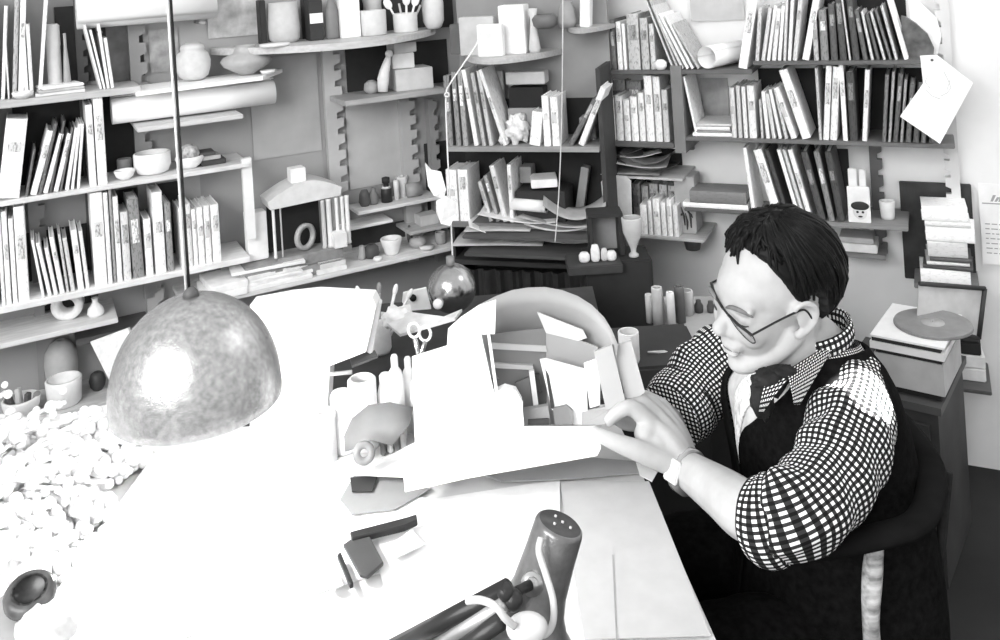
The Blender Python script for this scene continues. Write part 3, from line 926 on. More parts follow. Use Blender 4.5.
# small shelf of bottles
pot('e1', 365, [(4, 0), (6, 4), (5, 12), (3, 16)], .1, 'ink_bottle', 'black ink bottle first on the narrow bottle shelf', 'bottle', off=.06, inner=False)
pot('e1', 374, [(3.5, 0), (5, 3), (5, 9), (2.5, 13), (2.5, 16)], .2, 'ink_bottle', 'dark grey ink bottle second on the narrow bottle shelf', 'bottle', off=.06, inner=False)
o = pot('e1', 387, [(5.5, 0), (5.5, 13), (3, 15), (2.5, 18), (4, 19), (4, 24), (1, 25)], .03, 'ink_bottle', 'black bottle with a pale band on the narrow shelf', 'bottle', off=.06, inner=False)
p, k, w = on('e1', 387, .06)
b = MB(); b.lathe([(3.2 * k, 14.5 * k), (4.8 * k, 13.6 * k), (3.4 * k, 15.5 * k)], n=20); b.build('pale_band', gm(.85), o, M=tr(p), local=True)
pot('e1', 397, [(2.5, 0), (2.8, 18), (2, 20)], .85, 'tube', 'little white tube beside the black banded bottle', 'tube', off=.06, inner=False)
b = MB(); kk = k; b.tube([(0, 0, 0), (.05, 0, 0)], 7 * k)
p, k, w = on('e1', 414, .06)
props(b.build('tin_can', gm(.35, .4, .1), M=tr(p + Vector((0, 0, 7 * k))) @ w.R @ tr(-.025, 0, 0), local=True), 'grey tin can lying on its side on the narrow shelf', 'can')
pot('e1', 403, [(5, 0), (4, 10), (6, 19), (5.5, 20)], .8, 'egg_cup', 'white flared cup behind the lying tin can', 'cup', off=.03)
blk('f', 427, 20, 10, .06, .6, 'small_box', 'pale small box on the short shelf behind the paper tag', 'box', off=.08)
blk('f', 452, 12, 9, .05, .12, 'small_box', 'black small box on the short shelf near the white books', 'box', off=.08)
# cups on the long shelf
pot('d2', 392, [(6, 0), (7, 2), (11, 15), (10.3, 16)], .85, 'flared_cup', 'white flared cup on the long thin shelf', 'cup', off=.16)
pot('d2', 372, [(6, 0), (8, 4), (7, 10), (4, 13)], .08, 'black_pot', 'black round pot next to the white flared cup', 'pot', off=.15)
pot('d2', 362, [(3, 0), (4, 3), (3.5, 12), (2, 14)], .4, 'ink_bottle', 'grey little bottle next to the black round pot', 'bottle', off=.15, inner=False)
pot('d2', 378, [(3, 0), (5, 2), (4, 4)], .9, 'lid_dish', 'tiny white dish at the shelf edge before the black pot', 'dish', off=.2)
pot('d2', 418, [(4, 0), (9, 4), (8, 8), (3, 10)], .4, 'grey_pot', 'low grey pot on the shelf under the paper tag', 'pot', off=.15)
pot('d2', 427, [(5, 0), (7, 1), (8, 3)], .75, 'lid_dish', 'pale shallow dish under the hanging paper tag', 'dish', off=.19)
pot('d2', 441, [(5, 0), (5.5, 2), (5.5, 10), (5, 11)], .35, 'mug', 'grey cylindrical mug beside the hanging string', 'mug', off=.16)
pot('d2', 410, [(2, 0), (3, 4), (2.5, 12), (1, 17)], .12, 'black_bottle', 'thin dark bottle behind the low grey pot', 'bottle', off=.08, inner=False)

# long curved shelf on top
b0 = dict(off=.12)
blk('t1', 263, 6, 44, .05, .03, 'black_board', 'narrow black board standing at the start of the curved shelf', 'board', off=.06)
pot('t1', 285, [(12, 0), (15, 4), (16, 14), (14, 40)], .55, 'storage_jar', 'wide grey jar behind the narrow black board', 'jar', off=.08, bump=.2)
pot('t1', 275, [(14, 0), (15, 1), (15, 3)], .75, 'saucer', 'pale saucer in front of the wide grey jar', 'saucer', off=.2)
blk('t1', 315, 14, 40, .06, .04, 'black_box', 'black box with a white label on the curved shelf', 'box', off=.1)
p, k, w = on('t1', 315, .1)
b = MB(); b.box((0, -.032, 22 * k), (13 * k, .002, 10 * k)); props(b.build('label_card', gm(.9), M=tr(p) @ w.R @ Matrix.Rotation(0, 4, 'Y'), local=True), 'white card stuck on the black box', 'card')
pot('t1', 333, [(6, 0), (6.5, 3), (6.5, 28), (5, 32), (3, 40)], .2, 'dark_bottle', 'dark grey bottle between black box and white carton', 'bottle', off=.12, inner=False)
blk('t1', 349, 20, 48, .06, .95, 'white_carton', 'tall plain white carton on the curved shelf', 'carton', off=.12)
pot('t1', 374, [(12, 0), (13, 1), (13.2, 24), (12.6, 25)], .65, 'stoneware_jar', 'grey cylindrical jar beside the tall white carton', 'jar', off=.14, bump=.2)
pot('t1', 374, [(9, 0), (9, 30), (10, 34), (9, 40)], .6, 'handled_jar', 'grey jar with hoop handle standing behind another jar', 'jar', off=.05)
pot('t1', 406, [(11.5, 0), (12, 1), (12.2, 18), (11.6, 19)], .68, 'brush_pot', 'shorter grey pot with spoons and brushes on the curved shelf', 'pot', off=.14, bump=.2)
p, k, w = on('t1', 406, .14)
for i, (dx, ln, v, hd) in enumerate(((-8, -.45, .85, 1), (-3, -.15, .5, 0), (2, .05, .8, 1), (6, .3, .85, 1), (8, .5, .4, 0))):
    b = MB(); R_ = Matrix.Rotation(ln, 4, 'Y')
    b.tube([R_ @ Vector((0, 0, 2 * k)), R_ @ Vector((0, 0, 28 * k))], 1.1 * k, 8)
    if hd: b.ball(R_ @ Vector((0, 0, 31 * k)), (4 * k, 1.5 * k, 6 * k), M=R_.to_3x3())
    props(b.build('wooden_spoon' if hd else 'paintbrush', gm(v, .5), M=tr(p + w.t * dx * k * .4 + Vector((0, 0, .004))), local=True), ['pale spoon tilting furthest towards the jar', 'grey brush beside the first pale spoon', 'pale spoon standing upright in the middle of the pot', 'pale spoon tilting towards the bottle', 'grey brush tilting furthest towards the bottle'][i], 'utensil', 'utensils in the grey pot')
pot('t1', 434, [(6, 0), (8, 2), (10.5, 8), (11, 26), (9.5, 32), (5, 36), (5, 46)], .68, 'stoneware_bottle', 'grey stoneware bottle at the tapering end of the curved shelf', 'bottle', off=.12, bump=.2)

# box shelf
o, M_, k = blk('t2', 411, 38, 21, .11, .62, 'cardboard_box', 'square pale cardboard box on its own short shelf', 'box', off=.1, turn=-.1)
o2, M2, k = blk('t2', 404, 22, 15, .06, .7, 'small_carton', 'little pale carton on top of the square cardboard box', 'carton', off=.1, turn=-.25, lift=21.5 * k)
blk('t2', 404, 24, 10, .07, .55, 'small_carton', 'grey flat carton uppermost above the square cardboard box', 'carton', off=.1, turn=.05, lift=37 * k)
p, k, w = on('t2', 383, .14)
fig = [(0, 0, 0), (1, 0, 12), (3, 0, 20), (6, 0, 28), (8, 0, 34)]
b = MB(); b.tube([tuple(a * k for a in q) for q in fig], [5 * k, 6 * k, 5 * k, 4 * k, 2.5 * k], 12); b.ball((9 * k, 0, 37 * k), 4 * k)
props(b.build('clay_figure', gm(.85, .5, .1), M=tr(p + Vector((0, 0, 2 * k))) @ w.R, local=True), 'slim white clay figure leaning on the square box', 'figurine')
pot('t2', 372, [(5, 0), (8, 4), (7, 10), (3, 13)], .4, 'dark_dish', 'dim little pot behind the clay figure', 'pot', off=.1)

# shelf with cartons (t3), t4
blk('t3', 480, 36, 38, .05, .55, 'open_folder', 'grey carton with a white front panel on the rounded shelf', 'carton', off=.14)
o, M_, k = blk('t3', 492, 26, 32, .03, .8, 'white_card', 'pale card leaning before the grey carton', 'card', off=.2)
blk('t3', 516, 26, 48, .07, .92, 'white_carton', 'tallest bright carton on the rounded shelf', 'carton', off=.12)
pot('t3', 535, [(5, 0), (6, 4), (4, 20), (3, 34), (5, 44)], .6, 'slim_vase', 'slim pale vase at the end of the rounded shelf', 'vase', off=.13)
blk('t3', 460, 14, 30, .05, .12, 'dark_book', 'dark upright block at the start of the rounded shelf', 'book', off=.1)
pot('t4', 545, [(8, 0), (12, 3), (13, 10), (10, 14)], .15, 'dark_bowl', 'dark bowl on the small high shelf in the corner', 'bowl', off=.12)
pot('t4', 568, [(8, 0), (10, 6), (8, 18), (5, 26)], .3, 'round_pot', 'dim rounded pot on the small high corner shelf', 'pot', off=.1)
blk('t4', 586, 10, 40, .05, .8, 'white_book', 'white upright folder at the end of the high corner shelf', 'folder', off=.1, lean=.08)

# corner bookcase contents
blk('k1', 499, 17, 66, .01, .4, 'grey_board', 'plain grey board standing behind the leaning books', 'board', off=.06)
o, M_, k = blk('k1', 531, 36, 22, .06, .01, 'black_box', 'black box raised above the crumpled paper in the bookcase', 'box', off=.1, lift=.105)
blk('k1', 531, 38, 33, .08, .3, 'grey_box', 'grey box holding up the black one in the bookcase', 'box', off=.1)
blk('k1', 531, 40, 12, .06, .45, 'grey_carton', 'grey carton on top of the black box in the bookcase', 'carton', off=.1, lift=.19)
p, k, w = on('k1', 518, .17)
def crumple(seed, amp):
    return lambda d: amp * (noise.noise(Vector((d.x * 2.2 + seed, d.y * 2.2, d.z * 2.2))) + .5 * noise.noise(d * 5 + Vector((seed, 0, 0))))
b = MB(); b.ball((0, 0, 14 * k), (11 * k, 8 * k, 14 * k), n=28, m=18, disp=crumple(3, .5)); props(b.build('crumpled_paper', gm(.8, .6, .3, 40), M=tr(p), local=True), 'crumpled pale paper in the upper bookcase row', 'paper')
b = MB(); b.ball((-14 * k, 0, 5 * k), (5 * k, 5 * k, 5 * k), disp=crumple(9, .3)); b2 = b.build('crumpled_paper', gm(.85), M=tr(p), local=True); props(b2, 'tiny crumpled paper ball beside the leaning books', 'paper')
blk('k1', 590, 16, 22, .06, .3, 'grey_carton', 'dim grey carton in the darkest bookcase corner', 'carton', off=.08, lift=.0)

def sheet(cx, cy, d, w_, h_, v, label, rot=0, curl=.02, tilt=0, seed=0, name='paper_sheet', base=None, group=None, cat='paper', key=None, z=None, lens=1):
    """curling loose sheet, really curved, with thickness"""
    b = MB(); n, m = 12, 8
    vs, fs = [], []
    for t in (0, 1):
        for i in range(n + 1):
            for j in range(m + 1):
                x = (i / n - .5) * w_; y = (j / m - .5) * h_
                zz = curl * ((2 * i / n - 1) ** 2) * (1 if (seed % 2) else .4) + curl * .6 * math.sin(3 * i / n + seed) + .3 * curl * math.sin(4 * j / m + seed * 2)
                vs.append((x, y, zz + t * .0014))
    o1 = (n + 1) * (m + 1)
    for i in range(n):
        for j in range(m):
            a = i * (m + 1) + j
            fs.append((a, a + m + 1, a + m + 2, a + 1)); fs.append((o1 + a, o1 + a + 1, o1 + a + m + 2, o1 + a + m + 1))
    for i in range(n):
        a = i * (m + 1); c = a + m + 1
        fs.append((a, o1 + a, o1 + c, c)); a += m; c += m; fs.append((a, c, o1 + c, o1 + a))
    for j in range(m):
        fs.append((j, j + 1, o1 + j + 1, o1 + j)); a = n * (m + 1) + j; fs.append((a, o1 + a, o1 + a + 1, a + 1))
    b.add(vs, fs, 0, True)
    q = base if base is not None else P(cx, cy, d)
    mz = min(v_.z for v_ in b.v)
    M = tr(q) @ rotz(rot) @ Matrix.Rotation(tilt, 4, 'X') @ tr(0, 0, -mz)
    o = b.build(name, gm(v, .7, .12, 30), M=M, local=True)
    return props(o, label, cat, group)

# shelves of paper heaps in the bookcase
z3 = kz[2] - .0
def kheap(items, z, what, group):
    for i, (px, wd_, dp, v, rot, cu) in enumerate(items):
        s = KW.hit(px, 240, .2)[0]
        q = KW.pt(s, .17, z)
        sheet(0, 0, 0, wd_, dp, v, '%s curled paper, %s up in the heap %s' % (tone_word(v), ORD[i], what), rot=-.3 + rot, curl=cu, seed=i, base=q, group=group, name='curled_paper')
        z += cu * .55 + .004
shelf('kp', KW, 462, 598, (530, 238), .3, .01, .1, 'dark shelf board pushing out under the upper paper heap')
shelf('kq', KW, 464, 586, (530, 256), .34, .01, .08, 'dark lowest board carrying the spread open papers')
zz = SH['kp'][2]
kheap([(500, .22, .18, .5, .1, .012), (560, .24, .16, .45, -.1, .02), (520, .26, .15, .8, .05, .02), (575, .2, .15, .4, .2, .03)], zz, 'below the second row of books', 'upper paper heap in the bookcase')
roll3(KW.pt(KW.hit(512, 222, .2)[0], .19, zz + .075), KW.pt(KW.hit(548, 226, .2)[0], .2, zz + .07), .022, .92, 'short white paper roll on the upper paper heap', turns=1.6, inner=.7)
zz = SH['kq'][2]
kheap([(500, .3, .2, .6, .1, .012), (550, .28, .18, .5, -.1, .015), (490, .16, .18, .9, .4, .03), (560, .22, .12, .75, .0, .012)], zz, 'on the lowest board', 'lower spread papers in the bookcase')
o, M_, k = blk('k2', 546, 26, 8, .1, .85, 'white_booklet', 'white booklet alone in the dark bookcase opening', 'booklet', off=.14, turn=.3, lift=.11)
blk('k2', 546, 50, 30, .12, .03, 'black_crate', 'black crate inside the bookcase under the white booklet', 'crate', off=.13)
blk('k2', 530, 12, 16, .06, .25, 'grey_tin', 'grey tin on the black crate beside the string', 'tin', off=.1, lift=.11)
blk('k2', 580, 8, 46, .04, .3, 'grey_tube', 'dim grey upright block near the bookcase side', 'block', off=.06, lean=.2)

# left end: things over r shelves
p, k, w = on('r1a', 706, .17)
q = RW.pt(RW.hit(706, 46, .2)[0], .2, SH['r1a'][2] + .04)
e2 = RW.pt(RW.hit(738, 40, .05)[0], .0 + .03, SH['r1a'][2] + .04)
roll3(q, e2, .037, .82, 'pale paper roll showing its dark round end above the shelf', turns=1.4, inner=.93)
pot('r1a', 661, [(4, 0), (6, 3), (6, 7), (3, 10)], .9, 'small_cup', 'small white cup beside the slanting portfolios', 'cup', off=.19)
pinned(RW, 688, -30, 745, 20, .01, .5, 'pale drawing pinned above the paper roll', var=.1)
pinned(RW, 700, 78, 730, 118, .01, .3, 'grey print in the cell above lying magazines')
# pouch
p, k, w = on('r1b', 918, .1)
b = MB()
poly = [(-14, 0), (14, 0), (15, 8), (10, 22), (0, 33), (-9, 40), (-13, 41)]
b.prism([(x * k, -.02, z * k) for x, z in poly], .03, (0, 1, 0))
props(b.build('leather_pouch', gm(.1, .5, .5, 30), M=tr(p) @ w.R, local=True), 'dark curved pouch at the end of the topmost shelf', 'pouch')
p2, k, w = on('r1b', 928, .06)
b = MB()
poly = [(-14, 0), (9, 0), (13, 18), (10, 36), (-4, 52), (-14, 56)]
b.prism([(x * k, 0, z * k) for x, z in poly], .008, (0, 1, 0))
props(b.build('white_envelope', gm(.92, .6), M=tr(p2) @ w.R, local=True), 'large white envelope behind the dark curved pouch', 'envelope')

# pinned sketch sheet, hanging diamond-wise from the post
pts = [(920, 56), (937, 55), (973, 83), (940, 144), (900, 116), (923, 84)]
dd = .225
pw = []
for x, y in pts:
    s_, z_ = RW.hit(x, y, dd); pw.append(RW.pt(s_, dd + .01 * math.sin(x * .1), z_))
b = MB(); b.prism(pw, .002, -RW.n)
sk = E('sketch_sheet', 'white sheet with a faint pencil sketch pinned to the post', 'paper', pw[3])
b.build('sheet', gm(.93, .7, .04, 20), sk)
b = MB()
def rwp(x, y, o_): s_, z_ = RW.hit(x, y, o_); return RW.pt(s_, o_, z_)
for ln in ([(944, 72), (948, 80), (951, 88), (947, 93), (941, 96)], [(926, 90), (932, 96), (940, 99)], [(950, 80), (947, 90)], [(928, 75), (925, 82), (930, 88)]):
    b.tube([rwp(x, y, dd + .013) for x, y in ln], .0009, 6)
b.build('pencil_lines', gm(.55), sk)
b = MB(); b.ball(rwp(932, 60, dd + .012), .004); b.build('pin', gm(.1, .3), sk)

# hanging paper on the thin shelf
pts = [(601, 182), (606, 175), (626, 176), (631, 181), (632, 220), (610, 236), (603, 205)]
pw = [rwp(x, y, .215 + .006 * math.sin(y * .07)) for x, y in pts]
b = MB(); b.prism(pw, .002, -RW.n)
props(b.build('hanging_paper', gm(.72, .7, .12, 25)), 'grey-white paper with a slanting lower edge hanging before booklets', 'paper')
# textured box pot with dark motif
o, M_, k = blk('r4', 690, 20, 56, .09, .4, 'tall_box', 'tall speckled grey box with a dark flower motif', 'box', off=.1)
b = MB()
for x0, z0, x1, z1 in ((-4, 8, -1, 26), (3, 6, 5, 24), (-7, 20, -2, 17), (7, 22, 2, 16), (0, 4, 1, 20)):
    b.tube([(x0 * k, -.047, z1 * k), ((x0 + x1) / 2 * k + .003, -.047, (z0 + z1) / 2 * k), (x1 * k, -.047, z0 * k)], [.0015, .004, .002], 8)
b.build('flower_motif', gm(.05), o, M=M_, local=True)
# basket under
p, k, w = on('r4', 692, .12)
b = MB(); b.lathe([(0, -14 * k), (7 * k, -14 * k), (9 * k, -6 * k), (9 * k, -2 * k), (8 * k, -1 * k), (0, -1 * k)], n=20)
props(b.build('hanging_tin', gm(.1, .6), M=tr(p + Vector((0, 0, -.012))), local=True), 'dark small tin fixed under the thin booklet shelf', 'tin')
for i, (dx, wd_, dp, v, rot, cu) in enumerate(((-8, .2, .15, .3, .1, .012), (4, .19, .14, .1, -.2, .02), (-2, .2, .14, .55, .15, .015), (10, .17, .13, .15, -.1, .02), (0, .14, .1, .75, .3, .012), (-10, .15, .12, .12, 0, .02))):
    p, k, w = on('rp', 642 + dx, .12)
    sheet(0, 0, 0, wd_, dp, v, '%s loose paper, %s up in the heap over the booklets' % (tone_word(v), ORD[i]), rot=-.45 + rot, curl=cu, seed=i, base=p + Vector((0, 0, .002 + .0125 * i)), group='loose papers over the booklets')
# picture card with a dark-haired portrait
o, M_, k = blk('r6', 860, 21, 36, .006, .82, 'picture_card', 'white card with a dark-haired round face beside the post', 'picture card', off=.18)
b = MB(); b.ball((1 * k, -.004, 11 * k), (6.5 * k, .0015, 7.5 * k)); b.build('face_print', gm(.7), o, M=M_, local=True)
b = MB(); b.ball((1 * k, -.0048, 17 * k), (8.5 * k, .0015, 4.5 * k)); b.ball((-1.5 * k, -.0062, 11 * k), (1.3 * k, .001, 1.2 * k)); b.ball((3.5 * k, -.0062, 11 * k), (1.3 * k, .001, 1.2 * k)); b.ball((1 * k, -.0062, 6.5 * k), (2.2 * k, .001, .9 * k))
b.build('hair_and_features_print', gm(.03), o, M=M_, local=True)
blk('r6', 855, 8, 50, .012, .9, 'white_booklet', 'white tall booklet behind the picture card', 'booklet', off=.14)
blk('r6', 865, 6, 50, .012, .85, 'white_booklet', 'pale tall booklet behind the picture card nearest the dark post', 'booklet', off=.14)
pot('r6', 888, [(6, 0), (6.5, 3), (7.5, 17), (7, 18)], .7, 'drinking_cup', 'small pale cup beyond the dark post', 'cup', off=.12)
blk('r7', 860, 34, 8, .1, .75, 'papers_box', 'pale flat box on the small dark shelf', 'box', off=.08)
blk('r7', 858, 32, 5, .09, .45, 'grey_folder', 'grey folder on the pale flat box behind the head', 'folder', off=.08, lift=.027)
# dark panel
s0, z1 = RW.hit(899, 181, .02); s1, z0 = RW.hit(977, 284, .02)
b = MB(); b.bbox((0, 0, (z1 - z0) / 2), (s1 - s0, .012, z1 - z0), .002)
props(b.build('dark_board', gm(.035, .5, .5, 12), M=tr(RW.pt((s0 + s1) / 2, .02, z0)) @ RW.R, local=True), 'black board on the wall behind the lying books', 'board')
# poster with illegible print
s0, z1 = RW.hit(978, 183, .012); s1, z0 = RW.hit(1040, 268, .012)
PM = tr(RW.pt(s0, .012, z0)) @ RW.R
ps = E('wall_poster', 'white printed notice on the wall beside the black board', 'poster', PM)
b = MB(); b.box(((s1 - s0) / 2, 0, (z1 - z0) / 2), (s1 - s0, .0015, z1 - z0)); b.build('sheet', gm(.85, .7, .05, 20), ps, local=True)
b = MB(); W_, H_ = s1 - s0, z1 - z0
for i, (x, l) in enumerate(((.20, 1), (.27, .7), (.34, 1.1), (.44, .8), (.52, 1), (.6, .9))):
    b.prism([(x * W_, -.002, .78 * H_), (x * W_ + .007, -.002, .78 * H_), (x * W_ + .016, -.002, .78 * H_ + .02 * l), (x * W_ + .008, -.002, .78 * H_ + .02 * l)], .0008, (0, 1, 0))
b.box((.4 * W_, -.002, .755 * H_), (.7 * W_, .0008, .0035))
random.seed(5)
for r_ in range(7):
    x = .08
    while x < .92:
        l = random.uniform(.04, .12)
        b.box(((x + l / 2) * W_, -.0018, (.5 - .06 * r_) * H_), (l * W_, .0006, .0028)); x += l + .03
b.build('printed_lines', gm(.35), ps, local=True)

# strings
def cordline(pts, r, v, label, name='string', n=8):
    b = MB(); b.tube(crom([tuple(p) for p in pts], 8), r, n)
    return props(b.build(name, gm(v, .7)), label, 'cord')
st = cordline([P(481, 30, 2.6), P(476, 45, 2.58), P(462, 66, 2.56), P(450, 84, 2.55), P(446, 96, 2.55), P(447, 140, 2.55), P(450, 200, 2.55), P(453, 266, 2.55)], .0022, .8, 'pale string hanging from the rounded shelf to the metal globe')
b = MB(); b.lathe([(.006, -.002), (.009, 0), (.006, .002), (.003, 0), (.006, -.002)], M=frame(P(447, 95, 2.54), (0, 1, 0)) @ Matrix.Rotation(PI / 2, 4, 'Y'), n=16)
b.build('knot', gm(.75), st)
tg = E('paper_tag', 'crumpled white paper tag tied to the hanging string', 'tag', P(446, 226, 2.54))
for nm, pts in (('upper_leaf', [(425, 163), (431, 170), (441, 172), (446, 190), (444, 199), (434, 196), (428, 186)]), ('lower_leaf', [(436, 201), (446, 196), (456, 202), (456, 214), (450, 226), (441, 224), (436, 212)])):
    b = MB(); b.prism([P(x, y, 2.54 + .01 * math.sin(x * .5 + y)) for x, y in pts], .006, (0, 1, 0)); b.build(nm, gm(.92, .7, .06, 60, bump=.5), tg)
cordline([P(563, -40, 2.5), P(562, 100, 2.5), P(559, 190, 2.5), P(555, 242, 2.5)], .0016, .6, 'thin grey thread hanging in front of the dark bookcase')
# ------------------------------------------------------------------ the seated man
SKIN = gm(.46, .5, .07, 35, bump=.12, spec=.35)
HAIR = gm(.005, .5, .5, 60, spec=.14)
VEST = gm(.007, .9, .4, 90, bump=.3, spec=.03)
GING = gingham_mat()
yaw, pit = math.radians(21), math.radians(5)
f0 = Vector((-math.cos(yaw), -math.sin(yaw), 0)); rg = Vector((-math.sin(yaw), math.cos(yaw), 0)); up = Vector((0, 0, 1))
HF = f0 * math.cos(pit) - up * math.sin(pit)
HU = up * math.cos(pit) + f0 * math.sin(pit)
HL = -rg
tilt = math.radians(-6)
HL, HU = (HL * math.cos(tilt) + HU * math.sin(tilt)), (HU * math.cos(tilt) - HL * math.sin(tilt))
EAR = P(805, 325, 1.38)
HC = EAR + HF * .008 - HL * .078 + HU * .012
H3 = Matrix((HF, HL, HU)).transposed()
def hp(f, l, u): return HC + HF * (f * .83 if f > 0 else f) + HL * (l * .97) + HU * (u * (.94 if u > 0 else .86))

LS = P(862, 392, 1.37); RS = P(752, 352, 1.68)
NB = P(817, 344, 1.49)
TFRONT = Vector((-.96, -.27, 0)).normalized()

def rc(b, pts, n=14, sub=5, ball=True):
    """limb: round tapered tube through (point, radius) pairs"""
    q = crom([(p.x, p.y, p.z, r) for p, r in pts], sub)
    path = [Vector(a[:3]) for a in q]; rr = [a[3] for a in q]
    b.tube(path, rr, n)
    if ball:
        b.ball(path[0], rr[0], n=n, m=8); b.ball(path[-1], rr[-1], n=n, m=8)

b = MB()
E3 = lambda c, r: b.ball(hp(*c), r, M=H3, n=28, m=20)
E3((-.020, 0, .036), (.092, .075, .088))
E3((.032, 0, -.012), (.060, .055, .080))
E3((.036, 0, .030), (.052, .056, .048))
for sgn in (-1, 1):
    rc(b, [(hp(-.005, sgn * .050, -.05), .019), (hp(.03, sgn * .036, -.086), .016), (hp(.070, sgn * .012, -.106), .015)], ball=True)
    E3((.066, sgn * .033, -.03), (.024, .022, .026))
    E3((.083, sgn * .03, .017), (.012, .024, .009))
    E3((.078, sgn * .031, -.002), (.0135, .017, .012))
    # ear: rim, lobe and back
    ep = [hp(.012, sgn * .074, .006), hp(.008, sgn * .082, .022), hp(-.008, sgn * .087, .028), hp(-.024, sgn * .089, .016), hp(-.024, sgn * .086, -.006), hp(-.012, sgn * .080, -.024), hp(.002, sgn * .075, -.032)]
    rc(b, list(zip(ep, (.0045, .0045, .005, .005, .005, .006, .0075))), n=10, sub=4)
    E3((-.012, sgn * .078, -.002), (.016, .005, .024))
    E3((.098, sgn * .011, -.036), (.009, .008, .008))
E3((.074, 0, -.108), (.018, .022, .016))
rc(b, [(hp(.085, 0, .012), .010), (hp(.098, 0, -.008), .0095), (hp(.113, 0, -.028), .0125)])
E3((.085, 0, -.058), (.014, .026, .018))
E3((.096, 0, -.064), (.007, .021, .0055))
E3((.094, 0, -.078), (.008, .019, .006))
rc(b, [(hp(-.035, 0, -.03), .056), (hp(-.03, 0, -.09), .055), (NB + Vector((.0, 0, -.01)), .054), (NB + Vector((.0, 0, -.08)), .06)], n=20)
pel = Vector((.48, 1.50, .50)); chest = Vector((.48, 1.525, .80))
rc(b, [(NB + Vector((.0, 0, -.07)), .06), (chest, .09), (Vector((.51, 1.51, .64)), .1), (pel, .12)], n=20)
rc(b, [(LS + Vector((-.01, .06, -.03)), .035), ((LS + RS) / 2 - Vector((0, 0, .03)), .05), (RS - Vector((0, .04, .02)), .04)])
# left arm
LE = P(796, 522, 1.225); LWR = P(688, 470, 1.44)
rc(b, [(LS + Vector((-.01, .03, -.03)), .034), (P(838, 455, 1.31), .036), (LE, .036)])
rc(b, [(LE, .038), (P(752, 514, 1.26), .040), (P(722, 493, 1.34), .036), (LWR, .0285)])
def digit(b, pts, r0, r1):
    n = len(pts)
    rc(b, [(p, r0 + (r1 - r0) * i / (n - 1)) for i, p in enumerate(pts)], n=12, sub=4)
# left hand: metacarpals then five digits
kn = [P(651, 424, 1.475), P(657, 416, 1.497), P(664, 414, 1.518), P(671, 417, 1.535)]
for i, kx in enumerate(kn):
    rc(b, [(LWR, .022), ((LWR * .5 + kx * .5) + Vector((0, 0, .006)), .021), (kx, .0145 - .0007 * i)], n=12)
b.ball(P(668, 448, 1.465), (.030, .028, .026))
b.ball(P(656, 444, 1.458), (.026, .024, .022)); b.ball(P(645, 434, 1.462), (.018, .02, .016)); b.ball(P(648, 428, 1.47), (.018, .02, .016)); b.ball(P(662, 430, 1.485), (.026, .026, .022))
digit(b, [P(680, 464, 1.445), P(658, 458, 1.437), P(634, 449, 1.432), P(613, 441, 1.435), P(596, 433, 1.442)], .022, .0105)
digit(b, [kn[0], P(632, 408, 1.475), P(618, 412, 1.470), P(609, 421, 1.466)], .0155, .0095)
digit(b, [kn[1], P(640, 401, 1.500), P(627, 403, 1.497), P(617, 413, 1.492)], .0145, .009)
digit(b, [kn[2], P(650, 400, 1.525), P(638, 403, 1.525), P(632, 414, 1.520)], .0125, .008)
digit(b, [kn[3], P(662, 403, 1.545), P(652, 405, 1.548), P(646, 413, 1.543)], .011, .0072)
# right arm and hand, beyond the model
RE = P(676, 412, 1.66); RWR = P(662, 428, 1.60)
rc(b, [(RS, .042), (P(712, 380, 1.70), .04), (RE, .036)])
rc(b, [(RE, .036), (RWR, .028)])
kr = [P(640, 412, 1.555), P(645, 407, 1.572), P(650, 404, 1.588), P(655, 402, 1.603)]
for i, kx in enumerate(kr): rc(b, [(RWR, .02), (kx, .0135)], n=12)
digit(b, [RWR, P(642, 424, 1.55), P(626, 424, 1.535), P(616, 420, 1.53)], .016, .0085)
digit(b, [kr[0], P(628, 404, 1.55), P(618, 408, 1.55), P(612, 414, 1.55)], .0125, .0078)
digit(b, [kr[1], P(634, 399, 1.57), P(623, 400, 1.57), P(616, 407, 1.57)], .0125, .008)
digit(b, [kr[2], P(641, 397, 1.59), P(630, 397, 1.59), P(622, 402, 1.59)], .012, .0078)
digit(b, [kr[3], P(648, 396, 1.61), P(638, 395, 1.61), P(631, 399, 1.61)], .0105, .007)
# legs
for yy in (1.40, 1.63):
    rc(b, [(Vector((.49, yy, .50)), .08), (Vector((.40, yy, .53)), .072), (Vector((.20, yy, .52)), .055)])
    rc(b, [(Vector((.20, yy, .52)), .055), (Vector((.23, yy, .30)), .048), (Vector((.27, yy, .09)), .035), (Vector((.16, yy, .045)), .032)])
person = E('person', 'seated man in black waistcoat and checked shirt holding the white model', 'person', Vector((.66, 1.5, 0.0)))
body = b.build('body', SKIN, person)
rm = body.modifiers.new('r', 'REMESH'); rm.mode = 'VOXEL'; rm.voxel_size = .0034; rm.use_smooth_shade = True
sm = body.modifiers.new('s', 'SMOOTH'); sm.factor = .5; sm.iterations = 4
bpy.context.view_layer.update()
dg = bpy.context.evaluated_depsgraph_get()
me = bpy.data.meshes.new_from_object(body.evaluated_get(dg))
body.modifiers.clear(); body.data = me
me.materials.clear(); me.materials.append(SKIN)
for p_ in me.polygons: p_.use_smooth = True

